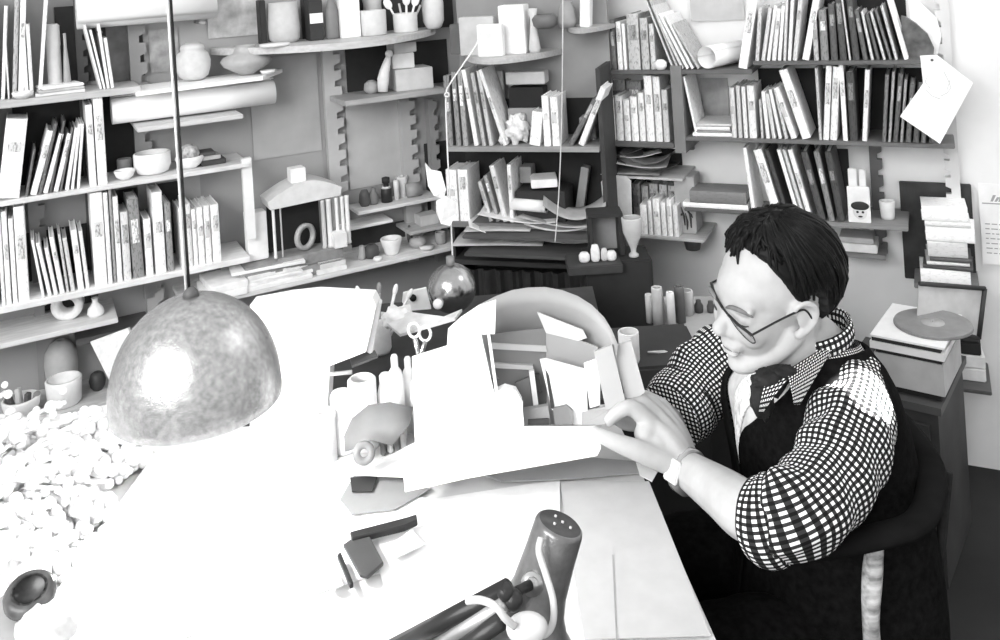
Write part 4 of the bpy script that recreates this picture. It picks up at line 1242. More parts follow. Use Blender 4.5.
# hair
def smooth(a, c, x):
    t = max(0., min(1., (x - a) / (c - a))); return t * t * (3 - 2 * t)
def hairline(az):
    """lowest elevation (degrees) the hair reaches at azimuth az (0 front, 180 back)"""
    tab = [(0, 44), (25, 42), (45, 34), (60, 20), (72, 2), (82, -14), (92, 0), (102, -10), (112, -42), (140, -58), (180, -60)]
    for (a, e), (c, g) in zip(tab, tab[1:]):
        if az <= c: return e + (g - e) * (az - a) / (c - a)
    return -46
HR = (.105, .085, .098); H0 = (-.022, 0, .038)
def hair_r(d, extra=0.):
    az = math.degrees(math.atan2(abs(d.y), d.x)); el = math.degrees(math.asin(max(-1, min(1, d.z))))
    cov = smooth(-5, 4, el - hairline(az))
    puff = 1.02 + .07 * smooth(10, 70, el) * smooth(10, 80, az + el * .6) + .05 * smooth(60, 140, az)
    ridg = .012 * math.sin(22 * d.y + 5 * d.x + 3 * noise.noise(d * 4)) + .034 * noise.noise(d * 6)
    return (.80 + (puff - .80 + ridg) * cov) + extra
hb = MB()
n_, m_ = 96, 60
vs = []
for j in range(m_ + 1):
    th = PI * j / m_
    for i in range(n_):
        a = 2 * PI * i / n_
        d = Vector((math.sin(th) * math.cos(a), math.sin(th) * math.sin(a), math.cos(th)))
        r = hair_r(d)
        vs.append(hp(H0[0] + HR[0] * d.x * r, H0[1] + HR[1] * d.y * r, H0[2] + HR[2] * d.z * r))
fs = [(j * n_ + i, j * n_ + (i + 1) % n_, (j + 1) * n_ + (i + 1) % n_, (j + 1) * n_ + i) for j in range(m_) for i in range(n_)]
hb.add(vs, fs, 0, True)
random.seed(4)
def strand(az, el, daz, del_, n=9, r=.0022, lift=.02, end=1.03):
    pts = []
    for k in range(n):
        t = k / (n - 1)
        a = math.radians(az + daz * t); e = math.radians(el + del_ * t)
        d = Vector((math.cos(e) * math.cos(a), math.cos(e) * math.sin(a), math.sin(e)))
        rr = max(hair_r(d), 1.0 if end else 0) + lift * math.sin(PI * min(1, t * 1.1)) + .004
        pts.append(hp(H0[0] + HR[0] * d.x * rr, H0[1] + HR[1] * d.y * rr, H0[2] + HR[2] * d.z * rr))
    hb.tube(pts, [r * (.5 + 1.2 * math.sin(PI * (.15 + .8 * k / (n - 1)))) for k in range(n)], 5)
for k in range(230):
    s_ = random.choice((-1, 1))
    az = random.uniform(15, 165)
    e0 = random.uniform(55, 84)
    lo = hairline(az) + random.uniform(-4, 10)
    strand(s_ * az, e0, s_ * random.uniform(5, 30), lo - e0, r=random.uniform(.0014, .003), lift=random.uniform(.0, .03))
# forelock falling forward over the brow on the far side
for k in range(46):
    strand(random.uniform(-40, 45), random.uniform(62, 82), random.uniform(-22, 4), -random.uniform(6, 24) , r=random.uniform(.0016, .003), lift=random.uniform(.01, .05))
for k in range(40):
    strand(random.uniform(-48, 8), random.uniform(48, 62), random.uniform(-12, 14), -random.uniform(8, 26), r=random.uniform(.0018, .0032), lift=random.uniform(.0, .035))
hb.build('hair', HAIR, person)

# eyebrows, lashes, mouth line
def hline(name, pts, r, v):
    q = MB(); path = crom(pts, 4); path = [hp(*a) for a in path]; n = len(path)
    q.tube(path, [r * (.35 + .65 * math.sin(PI * i / (n - 1))) for i in range(n)], 8)
    return q.build(name, gm(v, .8, .3, 80), person)
for s_ in (-1, 1):
    hline('eyebrow', [(.103, s_ * .010, .014), (.103, s_ * .025, .021), (.096, s_ * .042, .021), (.081, s_ * .055, .012)], .0040, .16)
    hline('eyelashes', [(.0905, s_ * .018, -.008), (.0940, s_ * .030, -.012), (.085, s_ * .046, -.008)], .0020, .06)
hline('mouth', [(.090, -.024, -.070), (.1005, -.008, -.0705), (.1005, .008, -.0705), (.090, .024, -.070)], .0016, .18)

# spectacles, slipped down the nose
HN, HFA = P(752, 335, 1.343), P(711, 283, 1.462)
ET = P(799, 311, 1.372)
ac = (HFA - HN); wl_ = ac.length; ac.normalize()
dn = (-HU * .9 - HF * .45); dn = (dn - ac * dn.dot(ac)).normalized()
fw = ac.cross(dn); fw = fw if fw.dot(HF) > 0 else -fw
q = MB()
def gpt(u, v): return HN + ac * (u * wl_) + dn * v + fw * (.010 * (1 - (2 * u - 1) ** 2))
for a, c in ((.0, .44), (.56, 1.0)):
    q.tube(crom([tuple(gpt(a, .001)), tuple(gpt(a + .06 * (1 if a < .5 else 1), -.001)), tuple(gpt((a + c) / 2, -.002)), tuple(gpt(c, .0))], 5), .0023, 8)
    q.tube(crom([tuple(gpt(a, .001)), tuple(gpt(a + .02, .018)), tuple(gpt(a + .12, .031)), tuple(gpt((a + c) / 2 + .03, .032)), tuple(gpt(c - .05, .024)), tuple(gpt(c, .0))], 5), .0010, 8)
q.tube([gpt(.44, .0), gpt(.5, -.002), gpt(.56, .0)], .0018, 8)
back = (ET - HN)
q.tube(crom([tuple(HN), tuple(HN + back * .5 + Vector((0, 0, .001))), tuple(ET), tuple(ET + back * .16 - Vector((0, 0, .006))), tuple(ET + back * .28 - Vector((0, 0, .024)))], 6), .0017, 8)
q.tube(crom([tuple(HFA), tuple(HFA + back * .5), tuple(HFA + back * 1.0)], 6), .0017, 8)
sp = q.build('spectacle_frame', gm(.02, .3, .1), person)
q = MB()
for a, c in ((.0, .44), (.56, 1.0)):
    q.prism([gpt(a, .001), gpt(a + .02, .018), gpt(a + .12, .031), gpt((a + c) / 2 + .03, .032), gpt(c - .05, .024), gpt(c, .0), gpt((a + c) / 2, -.002)], .0008)
q.build('lenses', glass_mat(), sp)

# torso cloth: one lofted surface gives shirt front, waistcoat and V opening
SPN = [(.47, 1.50, .46, .14, .18), (.49, 1.505, .58, .135, .175), (.495, 1.515, .70, .122, .172), (.480, 1.525, .82, .112, .175), (.475, 1.525, .89, .100, .170), (.482, 1.51, .935, .080, .130), (.488, 1.50, .965, .064, .080), (NB.x - .004, NB.y, NB.z + .012, .058, .060)]
def torso(t, a, off=0.):
    """t 0..1 up the trunk, a = 0 front, positive to his left"""
    x = t * (len(SPN) - 1); i = min(int(x), len(SPN) - 2); k = x - i
    p0, p1, p2, p3 = SPN[max(i - 1, 0)], SPN[i], SPN[i + 1], SPN[min(i + 2, len(SPN) - 1)]
    v = [0.5 * (2 * q1 + (q2 - q0) * k + (2 * q0 - 5 * q1 + 4 * q2 - q3) * k * k + (3 * q1 - q0 - 3 * q2 + q3) * k ** 3) for q0, q1, q2, q3 in zip(p0, p1, p2, p3)]
    left = Vector((-TFRONT.y, TFRONT.x, 0)); left = left if left.dot(LS - RS) > 0 else -left
    left = (left + Vector((0, 0, .20 * smooth(.3, .8, t)))).normalized()
    ca, sa = math.cos(a), math.sin(a)
    e = 2.4
    ca2 = math.copysign(abs(ca) ** (2 / e), ca); sa2 = math.copysign(abs(sa) ** (2 / e), sa)
    wr = .003 * noise.noise(Vector((t * 9, a * 2, 3)))
    return Vector(v[:3]) + TFRONT * ((v[3] + off + wr) * ca2) + left * ((v[4] + off + wr) * sa2)
def patch(t0, t1, fa, off, th, nt=30, na=60, uv=True):
    """closed sheet over t0..t1 and angles fa(t)=(a0, a1)"""
    b = MB(); vs, fs, uvs = [], [], []
    for lay in (0, 1):
        for i in range(nt + 1):
            t = t0 + (t1 - t0) * i / nt; a0, a1 = fa(t)
            for j in range(na + 1):
                vs.append(torso(t, a0 + (a1 - a0) * j / na, off + (th if lay else 0)))
    o1 = (nt + 1) * (na + 1); w = na + 1
    def U(i, j): t = t0 + (t1 - t0) * i / nt; a0, a1 = fa(t); return ((a0 + (a1 - a0) * j / na) * .15, t * .58)
    for i in range(nt):
        for j in range(na):
            a = i * w + j
            uu = [U(i, j), U(i, j + 1), U(i + 1, j + 1), U(i + 1, j)]
            fs.append((a, a + 1, a + w + 1, a + w)); uvs.append(uu)
            fs.append((o1 + a, o1 + a + 1, o1 + a + w + 1, o1 + a + w)); uvs.append(uu)
    for i in range(nt):
        for a in (i * w, i * w + na): fs.append((a, a + w, o1 + a + w, o1 + a)); uvs.append([(0, 0)] * 4)
    for j in range(na):
        for a in (j, nt * w + j): fs.append((a, a + 1, o1 + a + 1, o1 + a)); uvs.append([(0, 0)] * 4)
    return b.add(vs, fs, 0, True, uvs)
shirt_b = patch(.0, .93, lambda t: (-PI, PI), .0, .002)
shirt = shirt_b.build('shirt', GING, person)
def vopen(t): return .02 + .58 * smooth(.34, .74, t)
VC = -.20
patch(.0, .90, lambda t: (VC + vopen(t), VC + 2 * PI - vopen(t)), .006, .006, 40, 90).build('waistcoat', VEST, person)
# pale soft shirt-front / scarf inside the V, dark knot
patch(.34, .92, lambda t: (VC - vopen(t) * 1.04, VC + vopen(t) * 1.0), .003, .002, 26, 14).build('shirt_front', gm(.68, .6, .12, 60), person)
patch(.36, .90, lambda t: (VC - vopen(t) * .1, VC + vopen(t) * .55), .006, .004, 26, 14).build('striped_tie', gm(.75, .6, .25, 60, kind='marks'), person)
# knot
q = MB()
kc_ = torso(.90, .28, .012)
for k in range(5):
    a0_ = torso(.94 - .012 * k, .5 + .04 * k, .012); a1_ = torso(.80 - .05 * k, .14 - .01 * k + .11 * (k % 2), .010)
    q.tube(crom([tuple(a0_), tuple((a0_ + a1_) / 2 + TFRONT * .008), tuple(a1_)], 5), [(.010, .006)] * 11, 8)
q.ball(P(768, 380, 1.372), (.026, .016, .016), disp=crumple(2, .3)); q.ball(P(762, 400, 1.368), (.018, .014, .030), disp=crumple(5, .3)); q.ball(P(782, 372, 1.375), (.024, .014, .010), disp=crumple(5, .3))
q.build('neck_scarf', gm(.012, .7, .5, 60, bump=.4), person)

# collar flaps of gingham
def flap(pts, nrm, th=.003, name='collar'):
    """pts: quad corners (near neck a, b ; tips c, d)"""
    a, b_, c, d = [Vector(p) for p in pts]; n = 10
    m = MB(); vs, fs, uvs = [], [], []
    for lay in (0, 1):
        for i in range(n + 1):
            for j in range(n + 1):
                u_, v_ = i / n, j / n
                p = (a * (1 - u_) + b_ * u_) * (1 - v_) + (d * (1 - u_) + c * u_) * v_
                p = p + Vector(nrm) * (.010 * math.sin(PI * v_) + th * lay)
                vs.append(p)
    w = n + 1; o1 = w * w
    lu = (b_ - a).length; lv = ((d - a).length + (c - b_).length) / 2
    for i in range(n):
        for j in range(n):
            k = i * w + j
            uu = [(i / n * lu, j / n * lv), ((i + 1) / n * lu, j / n * lv), ((i + 1) / n * lu, (j + 1) / n * lv), (i / n * lu, (j + 1) / n * lv)]
            fs.append((k, k + w, k + w + 1, k + 1)); uvs.append(uu)
            fs.append((o1 + k, o1 + k + w, o1 + k + w + 1, o1 + k + 1)); uvs.append(uu)
    for i in range(n):
        for k in (i * w, i * w + n): fs.append((k, k + w, o1 + k + w, o1 + k)); uvs.append([(0, 0)] * 4)
        for k in (i, n * w + i): fs.append((k, k + 1, o1 + k + 1, o1 + k)); uvs.append([(0, 0)] * 4)
    m.add(vs, fs, 0, True, uvs)
    return m
cn = Vector((-.2, -.75, .6)).normalized()
flap([P(795, 373, 1.372), P(765, 384, 1.365), P(759, 412, 1.343), P(764, 412, 1.343)], cn).build('collar_flap', GING, shirt)
flap([P(842, 336, 1.46), P(786, 371, 1.373), P(794, 405, 1.343), P(800, 405, 1.343)], cn).build('collar_flap', GING, shirt)
cb = MB()
ringp = [NB + (Vector((math.cos(a), math.sin(a), 0)) * .062) + Vector((-.008, 0, .016 + .014 * math.cos(a))) for a in [2 * PI * i / 24 for i in range(25)]]
cb.tube(ringp, [(.018, .006)] * 25, 10, cap=False, uv=True, up=(0, 0, 1)); cb.build('collar_band', GING, shirt)

# sleeves
def wrinkle(seed, amp):
    return lambda s_, a: amp * (math.sin(s_ * 95 + 2.2 * math.sin(a + seed) + seed) * .55 + 1.4 * noise.noise(Vector((s_ * 22, math.cos(a) * 1.6, math.sin(a) * 1.6 + seed))))
def sleeve(pts, seed, amp=.0058):
    q = crom([(p.x, p.y, p.z, r) for p, r in pts], 10)
    m = MB(); m.tube([a[:3] for a in q], [a[3] for a in q], 48, uv=True, disp=wrinkle(seed, amp))
    return m
sleeve([(P(852, 374, 1.46), .040), (P(858, 396, 1.41), .052), (P(848, 436, 1.34), .061), (P(828, 480, 1.28), .058), (P(796, 512, 1.235), .055), (P(772, 519, 1.24), .052), (P(757, 517, 1.25), .048)], 1.0).build('sleeve', GING, shirt)
m = MB(); q = crom([tuple(P(780, 518, 1.235)) + (.054,), tuple(P(767, 519, 1.243)) + (.0565,), tuple(P(754, 516, 1.256)) + (.050,)], 8)
m.tube([a[:3] for a in q], [a[3] for a in q], 48, uv=True, disp=wrinkle(4, .002)); m.build('rolled_cuff', GING, shirt)
sleeve([(P(750, 350, 1.70), .060), (P(722, 362, 1.70), .066), (P(698, 384, 1.68), .064), (P(676, 412, 1.64), .060)], 2.3, .006).build('sleeve', GING, shirt)
m = MB(); q = crom([tuple(P(690, 396, 1.665)) + (.064,), tuple(P(682, 405, 1.652)) + (.067,), tuple(P(672, 416, 1.63)) + (.060,)], 8)
m.tube([a[:3] for a in q], [a[3] for a in q], 48, uv=True, disp=wrinkle(5, .002)); m.build('rolled_cuff', GING, shirt)

# trousers and shoes
for yy in (1.40, 1.63):
    m = MB()
    q = crom([(.51, yy + .01, .50, .095), (.42, yy, .53, .092), (.32, yy, .545, .08), (.20, yy, .52, .075), (.20, yy, .42, .068), (.24, yy, .2, .06), (.27, yy, .10, .058)], 8)
    m.tube([a[:3] for a in q], [a[3] for a in q], 24, disp=wrinkle(yy, .003)); m.build('trouser_leg', VEST, person)
    m = MB(); m.ball((.17, yy, .048), (.13, .045, .046), disp=lambda d: .1 * d.x); m.box((.18, yy, .008), (.24, .075, .016)); m.build('shoe', gm(.02, .3), person)

# wristwatch
ax = (P(675, 462, 1.452) - P(700, 478, 1.41)).normalized()
wc = P(687, 471, 1.44)
wm = frame(wc, ax)
q = MB(); q.tube([wm @ Vector((-.009, 0, 0)), wm @ Vector((.009, 0, 0))], .0335, 28, cap=False); q.tube([wm @ Vector((-.009, 0, 0)), wm @ Vector((.009, 0, 0))], .0355, 28)
watch = q.build('watch_band', gm(.45, .25, .2, 60, metal=.6), person)
tc_ = (CAM - wc); 
nrm = (Vector((-.35, -.62, .25))); nrm = (nrm - ax * nrm.dot(ax)).normalized()
side = ax.cross(nrm)
FM = Matrix(((ax.x, side.x, nrm.x, 0), (ax.y, side.y, nrm.y, 0), (ax.z, side.z, nrm.z, 0), (0, 0, 0, 1)))
FM = tr(wc + nrm * .036) @ FM
q = MB(); q.bbox((0, 0, 0), (.027, .034, .007), .002, M=FM); cs = q.build('watch_case', gm(.62, .3, .05), watch)
q = MB(); q.bbox((0, 0, .0036), (.020, .024, .001), .0003, M=FM); q.build('dial', gm(.7, .2), watch)

# chair
ch = E('chair', 'dark wooden chair under the seated man', 'chair', Vector((.45, 1.5, 0)))
W_ = gm(.015, .7, .4, 10, kind='wood', spec=.1)
q = MB(); q.bbox((.40, 1.50, .385), (.42, .42, .03), .012); q.build('seat', W_, ch)
for x, y in ((.23, 1.34), (.23, 1.66), (.57, 1.34), (.57, 1.66)):
    q = MB(); q.tube([(x, y, .37), (x + (.03 if x > .4 else -.02), y, .0)], [.018, .013], 12); q.build('leg', W_, ch)
for y, s_ in ((1.285, 1), (1.735, -1)):
    q = MB(); q.tube(crom([(.50, y + .02 * s_, .39), (.475, y, .55), (.47, y, .68), (.485, y, .80)], 6), [.011, .012, .013, .014, .014, .013, .012, .012, .012, .012, .012, .012, .012, .013, .014, .014, .013, .012, .011], 12); q.build('arm_support', gm(.42, .35, .7, 10, kind='wood'), ch)
q = MB(); q.tube(crom([(.38, 1.275, .79), (.48, 1.27, .805), (.555, 1.295, .81), (.620, 1.40, .815), (.632, 1.51, .82), (.620, 1.62, .815), (.555, 1.725, .81), (.48, 1.75, .805), (.38, 1.745, .79)], 6), [(.014, .022)] * 49, 12, up=(0, 0, 1)); q.build('hoop_backrest', gm(.008, .8, .3, 20, spec=.03), ch)
for y in (1.42, 1.51, 1.60):
    q = MB(); q.tube([(.59, y, .39), (.655, y, .80)], .008, 8); q.build('spindle', W_, ch)
for y in (1.34, 1.66):
    q = MB(); q.tube([(.225, y, .18), (.585, y, .18)], .01, 8); q.build('stretcher', W_, ch)
# ------------------------------------------------------------------ desk and furniture
TZ = .78
tl0, tl1 = T(150, 460, TZ), T(25, 635, TZ)
tr0, tr1 = T(640, 470, TZ), T(716, 640, TZ)
def onl(a, c, y): t = (y - a.y) / (c.y - a.y); return Vector((a.x + (c.x - a.x) * t, y, TZ))
c4 = [onl(tl0, tl1, .72), onl(tr0, tr1, .72), onl(tr0, tr1, 1.74), onl(tl0, tl1, 1.74)]
desk = E('desk', 'wide white work table strewn with paper under the dome lamp', 'desk', Vector(((c4[0].x + c4[1].x) / 2, 1.2, 0)))
b = MB(); b.prism([p - Vector((0, 0, .03)) for p in c4], .03, (0, 0, 1)); b.build('tabletop', gm(.62, .6, .03, 8), desk)
for p in c4:
    x = p.x + (.05 if p.x < 0 else -.05); y = p.y + (.05 if p.y < 1 else -.05)
    b = MB(); b.bbox((x, y, .375), (.045, .045, .75), .004); b.build('leg', gm(.3, .6), desk)
# wide low sideboard on the window side
sb = E('sideboard', 'low white sideboard under the plant beside the table', 'sideboard', Vector((-1.25, 1.35, 0)))
b = MB(); b.bbox((-1.27, 1.37, .705), (1.1, 1.2, .03), .004); b.build('top', gm(.8, .6, .04), sb)
b = MB(); b.bbox((-1.27, 1.38, .345), (1.06, 1.15, .69), .004); b.build('body', gm(.6, .6, .04), sb)
# dark workbench behind the desk
wb = E('workbench', 'dark workbench along the corner behind the desk', 'workbench', Vector((-.1, 2.25, 0)))
bp = [(-.62, 1.86), (.19, 1.86), (.20, 2.5), (-.50, 2.46)]
b = MB(); b.prism([(x, y, .70) for x, y in bp], .03, (0, 0, 1)); b.build('top', gm(.05, .7, .3, 12), wb)
b = MB(); b.prism([(x * .95, 2.2 + (y - 2.2) * .93, .0) for x, y in bp], .70, (0, 0, 1)); b.build('cupboard_body', gm(.04, .7, .2, 12), wb)
BZ = .7305
# side bench with tins by the pale wall
p0, p1, p2, p3 = T(648, 340, .70), T(735, 352, .70), T(748, 300, .70), T(640, 300, .70)
p3 = Vector((.39, 2.47, .70)); p0 = Vector((.375, 2.20, .70)); p1 = Vector((.70, 2.12, .70)); p2 = Vector((.74, 2.42, .70))
se = E('side_bench', 'grey topped low bench carrying tins by the pale wall', 'bench', Vector((.6, 2.4, 0)))
b = MB(); b.prism([p - Vector((0, 0, .025)) for p in (p0, p1, p2, p3)], .025, (0, 0, 1)); b.build('top', gm(.38, .6, .1, 12), se)
cc = (p0 + p1 + p2 + p3) / 4
b = MB(); b.prism([Vector((cc.x + (p.x - cc.x) * .95, cc.y + (p.y - cc.y) * .95, 0)) for p in (p0, p1, p2, p3)], .675, (0, 0, 1)); b.build('body', gm(.03, .7), se)
def tin(px, pyb, wpx, hpx, v, name, label, cat, z=.7005, prof=None, rough=.45, group=None, bump=0):
    p = T(px, pyb, z); k = p.y / F
    r = wpx / 2
    pr = prof or [(r, 0), (r, hpx * .96), (r * .94, hpx)]
    return pot_at(p, k, pr, v, name, label, cat, inner=prof is None, rough=rough, group=group, bump=bump)
tin(659, 327, 11, 40, .5, 'tin_can', 'tallest grey tin on the bench by the pale wall', 'tin')
tin(672, 328, 8, 36, .75, 'tin_can', 'narrow pale tin beside the tallest grey one', 'tin')
tin(681, 322, 10, 36, .12, 'tin_can', 'dark tall tin among the tins on the bench', 'tin')
tin(650, 322, 7, 28, .6, 'tin_can', 'short pale tin nearest the cone vase', 'tin')
tin(688, 314, 12, 24, .55, 'tin_can', 'wide grey tin standing apart beyond the dark one', 'tin')
tin(699, 312, 9, 11, .05, 'ink_bottle', 'small black round bottle beside the wide grey tin', 'bottle', prof=[(4, 0), (4.5, 2), (4.5, 7), (2.5, 10), (2.5, 12)])
tin(711, 312, 8, 10, .06, 'ink_bottle', 'small black bottle nearest the man\'s spectacles'.replace("man's ", ''), 'bottle', prof=[(3.5, 0), (4, 2), (4, 6), (2.5, 9), (2.5, 11)])
# box frame and cone vase on a dark stand
st_ = E('dark_stand', 'dark tall stand carrying the cone vase and the open box', 'stand', Vector((.29, 2.70, 0)))
b = MB(); b.bbox((.29, 2.70, .375), (.20, .14, .75), .006); b.build('body', gm(.03, .7), st_)
p = T(637, 304, .752); p = P(637, 306, 2.64)
sz = .752
p = Vector((P(637, 306, 2.66).x, 2.66, sz)); k = 2.66 / F
pot_at(p, k, [(5, 0), (5, 2), (2.5, 4), (3, 8), (9.5, 24), (10.5, 38), (10, 39)], .5, 'cone_vase', 'grey cone-shaped vase against the pale wall', 'vase')
bx = E('open_box', 'dark square frame box with small white things before it', 'box', Vector((P(609, 290, 2.7).x, 2.71, sz)))
x0 = P(609, 290, 2.7).x; w2 = 15 * 2.7 / F
for c_, s_ in (((x0 - w2, 2.71, sz + .06), (.012, .08, .12)), ((x0 + w2, 2.71, sz + .06), (.016, .08, .12)), ((x0, 2.71, sz + .12), (w2 * 2 + .014, .08, .012))):
    b = MB(); b.bbox(c_, s_, .002); b.build('frame_side', gm(.03, .6), bx)
b = MB(); b.box((x0, 2.745, sz + .06), (w2 * 2, .006, .12)); b.build('back', gm(.3, .6), bx)
for i, (px, w_, h_, v) in enumerate(((586, 11, 9, .8), (597, 9, 16, .85), (606, 7, 12, .6), (613, 10, 9, .75))):
    q = Vector((P(px, 292, 2.66).x, 2.64, sz)); k = 2.64 / F
    o = pot_at(q + Vector((0, 0, 0)), k, [(w_ / 2 * .8, 0), (w_ / 2, 2), (w_ / 2, h_ * .7), (w_ / 3, h_)], v, 'small_jar', ['white squat jar at the outer end before the dark frame box', 'tallest white jar before the dark frame box', 'grey narrow jar before the dark frame box', 'pale low jar inside the dark frame box corner'][i], 'jar', inner=False)
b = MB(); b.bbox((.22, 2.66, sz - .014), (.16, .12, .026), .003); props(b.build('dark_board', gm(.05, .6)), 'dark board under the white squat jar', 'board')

# metal globe
gp = P(452, 288, 2.15)
gb = E('metal_globe', 'shiny metal globe lamp hanging on the pale string', 'globe', gp)
b = MB(); b.ball(gp, 24 * 2.15 / F, n=40, m=26); b.build('globe', gm(.45, .22, .15, 20, metal=1.0), gb)
b = MB(); b.cyl(gp + Vector((0, 0, .054)), gp + Vector((0, 0, .075)), .010); b.build('cap', gm(.2, .4), gb)

# things on the workbench
def bench(px, py, d=None): return T(px, py, BZ)
def bpot(px, pyb, prof, v, name, label, cat, inner=True, **kw):
    p = T(px, pyb, BZ); k = p.y / F
    return pot_at(p, k, prof, v, name, label, cat, inner=inner, **kw)
# perforated white card
pw = [P(x, y, 2.22) for x, y in ((403, 293), (426, 288), (431, 309), (408, 311), (402, 302))]
b = MB(); b.prism(pw, .008, (0, 1, 0)); cdm = b.build('card_block', gm(.85, .6, .05)); props(cdm, 'pale block with a round dark hole before the globe', 'block')
b = MB(); b.cyl(P(413, 298, 2.219), P(413, 298, 2.215), .0085, n=20); b.build('hole', gm(.01), cdm)
p = T(400, 335, BZ)
b = MB(); pw = [(P(386, 322, 2.05)), P(389, 309, 2.1), P(410, 304, 2.12), P(413, 316, 2.08), P(440, 318, 2.02), P(462, 309, 2.05), P(455, 318, 1.98), P(400, 334, 1.98)]
b.prism(pw, .006, (0, 0, -1)); props(b.build('folded_paper', gm(.75, .7, .15)), 'long folded pale paper stretching below the globe', 'paper')
b = MB(); b.ball(P(397, 318, 2.07), (.032, .03, .022), disp=crumple(7, .5)); props(b.build('crumpled_paper', gm(.9, .6, .1, 40)), 'crumpled bright paper beside the block with a hole', 'paper')
b = MB(); b.ball(P(438, 304, 2.1), .012); props(b.build('bead', gm(.85, .4)), 'white bead just under the metal globe', 'bead')
bpot(380, 352, [(10, 0), (12, 4), (12, 34), (11, 36)], .75, 'brush_jar', 'pale jar of brushes behind the big white carton', 'jar')
p = T(380, 352, BZ); k = p.y / F
for i, (x, ln, v) in enumerate(((-5, -.25, .85), (0, .05, .3), (4, .28, .9), (7, .5, .8))):
    R_ = Matrix.Rotation(ln, 4, 'Y'); b = MB(); b.tube([R_ @ Vector((0, 0, 4 * k)), R_ @ Vector((0, 0, 58 * k))], [1.2 * k, 1.6 * k], 8); b.ball(R_ @ Vector((0, 0, 62 * k)), (2.5 * k, 2 * k, 6 * k), M=R_.to_3x3())
    props(b.build('paintbrush', gm(v, .5), M=tr(p + Vector((x * k * .5, 0, .004))), local=True), ['white brush tilting back to the carton', 'dark brush in the middle of the pale jar', 'white brush tilting towards the crumpled paper', 'pale brush tilting furthest towards the scissors'][i], 'brush', 'brushes in the pale jar')
# desk clutter behind and beside the model
def dpot(px, pyb, prof, v, name, label, cat, inner=True, **kw):
    p = T(px, pyb, TZ + .0006); k = p.y / F
    return pot_at(p, k, prof, v, name, label, cat, inner=inner, **kw)
DJ = 1.66
def at_desk(px): return Vector((P(px, 420, DJ).x, DJ, TZ + .0006))
kd = DJ / F
sc_ = E('scissors', 'scissors standing handles up in the white bottle group', 'scissors', P(418, 378, 1.68))
for i, (cx_, cy_, ex, ey) in enumerate(((414, 330, 424, 378), (425, 334, 417, 378))):
    c_ = P(cx_, cy_, 1.68)
    ring = [c_ + Vector((math.cos(a) * .0105, .002 * i, math.sin(a) * .0135)) for a in [2 * PI * j / 18 for j in range(19)]]
    b = MB(); b.tube(ring, .0028, 8, cap=False); b.build('handle', gm(.8, .3), sc_)
    b = MB(); b.tube([c_ - Vector((0, 0, .013)), P((cx_ + ex) / 2, (cy_ + ey) / 2, 1.68), P(ex, ey, 1.68)], [(.004, .0025), (.006, .002), (.003, .0015)], 8); b.build('blade', gm(.5, .2, metal=1.0), sc_)
for i, (px, r, h, top) in enumerate(((398, 8, 84, .45), (409, 7, 74, .5), (420, 8, 70, .55), (430, 8, 66, .5), (388, 9, 66, .7))):
    q = at_desk(px); q.y += (.03 if i % 2 else 0)
    pot_at(q, kd, [(r, 0), (r, h * .7), (r * .8, h * .8), (r * top, h * .85), (r * top, h * .97), (r * top * .7, h)], .9, 'glue_bottle', ['tall white bottle nearest the brushes', 'white bottle just before the first scissor handle', 'white bottle between the scissor handles', 'white bottle beside the curved rim of the model', 'stout white bottle at the carton end of the bottles'][i], 'bottle', inner=False, group='white bottles on the desk')
q = at_desk(366) + Vector((0, -.02, 0)); pot_at(q, kd, [(13, 0), (14, 3), (14, 66), (12, 68)], .92, 'white_tin', 'wide bright tin in front of the leaning carton', 'tin')
q = at_desk(346) + Vector((0, -.03, 0)); pot_at(q, kd, [(10, 0), (11, 3), (11, 54), (9, 58), (4, 60)], .88, 'white_tin', 'bright domed tin nearest the hanging lamp', 'tin', inner=False)
q = at_desk(333) + Vector((0, -.06, 0)); pot_at(q, kd, [(9, 0), (9, 40), (10, 44), (9, 48)], .9, 'white_jar', 'short bright jar in front of the domed tin', 'jar')
b = MB(); a0, a1 = P(312, 376, 1.56), P(352, 372, 1.56); b.tube([a0, (a0 + a1) / 2, a1], [.001, .0035, .004], 8); props(b.build('pencil', gm(.35, .5)), 'grey pencil lying across the short bright jar', 'pencil')
# grey bent sheet and reels
b = MB()
path = [(344, 436), (352, 418), (368, 405), (390, 402), (413, 407)]
low = [(345, 452), (352, 450), (372, 440), (392, 446), (410, 424)]
vs, fs = [], []
for t in (0, .003):
    for (x, y), (x2, y2) in zip(path, low):
        vs += [P(x, y, 1.60 + t), P((x + x2) / 2, (y + y2) / 2, 1.585 + t), P(x2, y2, 1.56 + t)]
o1 = 15
for i in range(4):
    for j in range(2):
        a = i * 3 + j; fs += [(a, a + 3, a + 4, a + 1), (o1 + a, o1 + a + 1, o1 + a + 4, o1 + a + 3)]
    for a in (i * 3, i * 3 + 2): fs.append((a, a + 3, o1 + a + 3, o1 + a))
for a in (0, 1, 12, 13): fs.append((a, a + 1, o1 + a + 1, o1 + a))
b.add(vs, fs, 0, True); props(b.build('bent_sheet', gm(.19, .7, .1, 20)), 'grey bent sheet of card beside the white model', 'sheet')
b = MB(); c_ = P(364, 453, 1.50); M = frame(c_, (CAM - c_).normalized()) @ Matrix.Rotation(PI / 2, 4, 'Y')
b.lathe([(.006, -.01), (.017, -.01), (.0185, 0), (.017, .006), (.007, .006), (.006, 0), (.006, -.01)], M=M); props(b.build('tape_reel', gm(.18, .5, .1)), 'grey reel of tape under the bent grey sheet', 'reel')
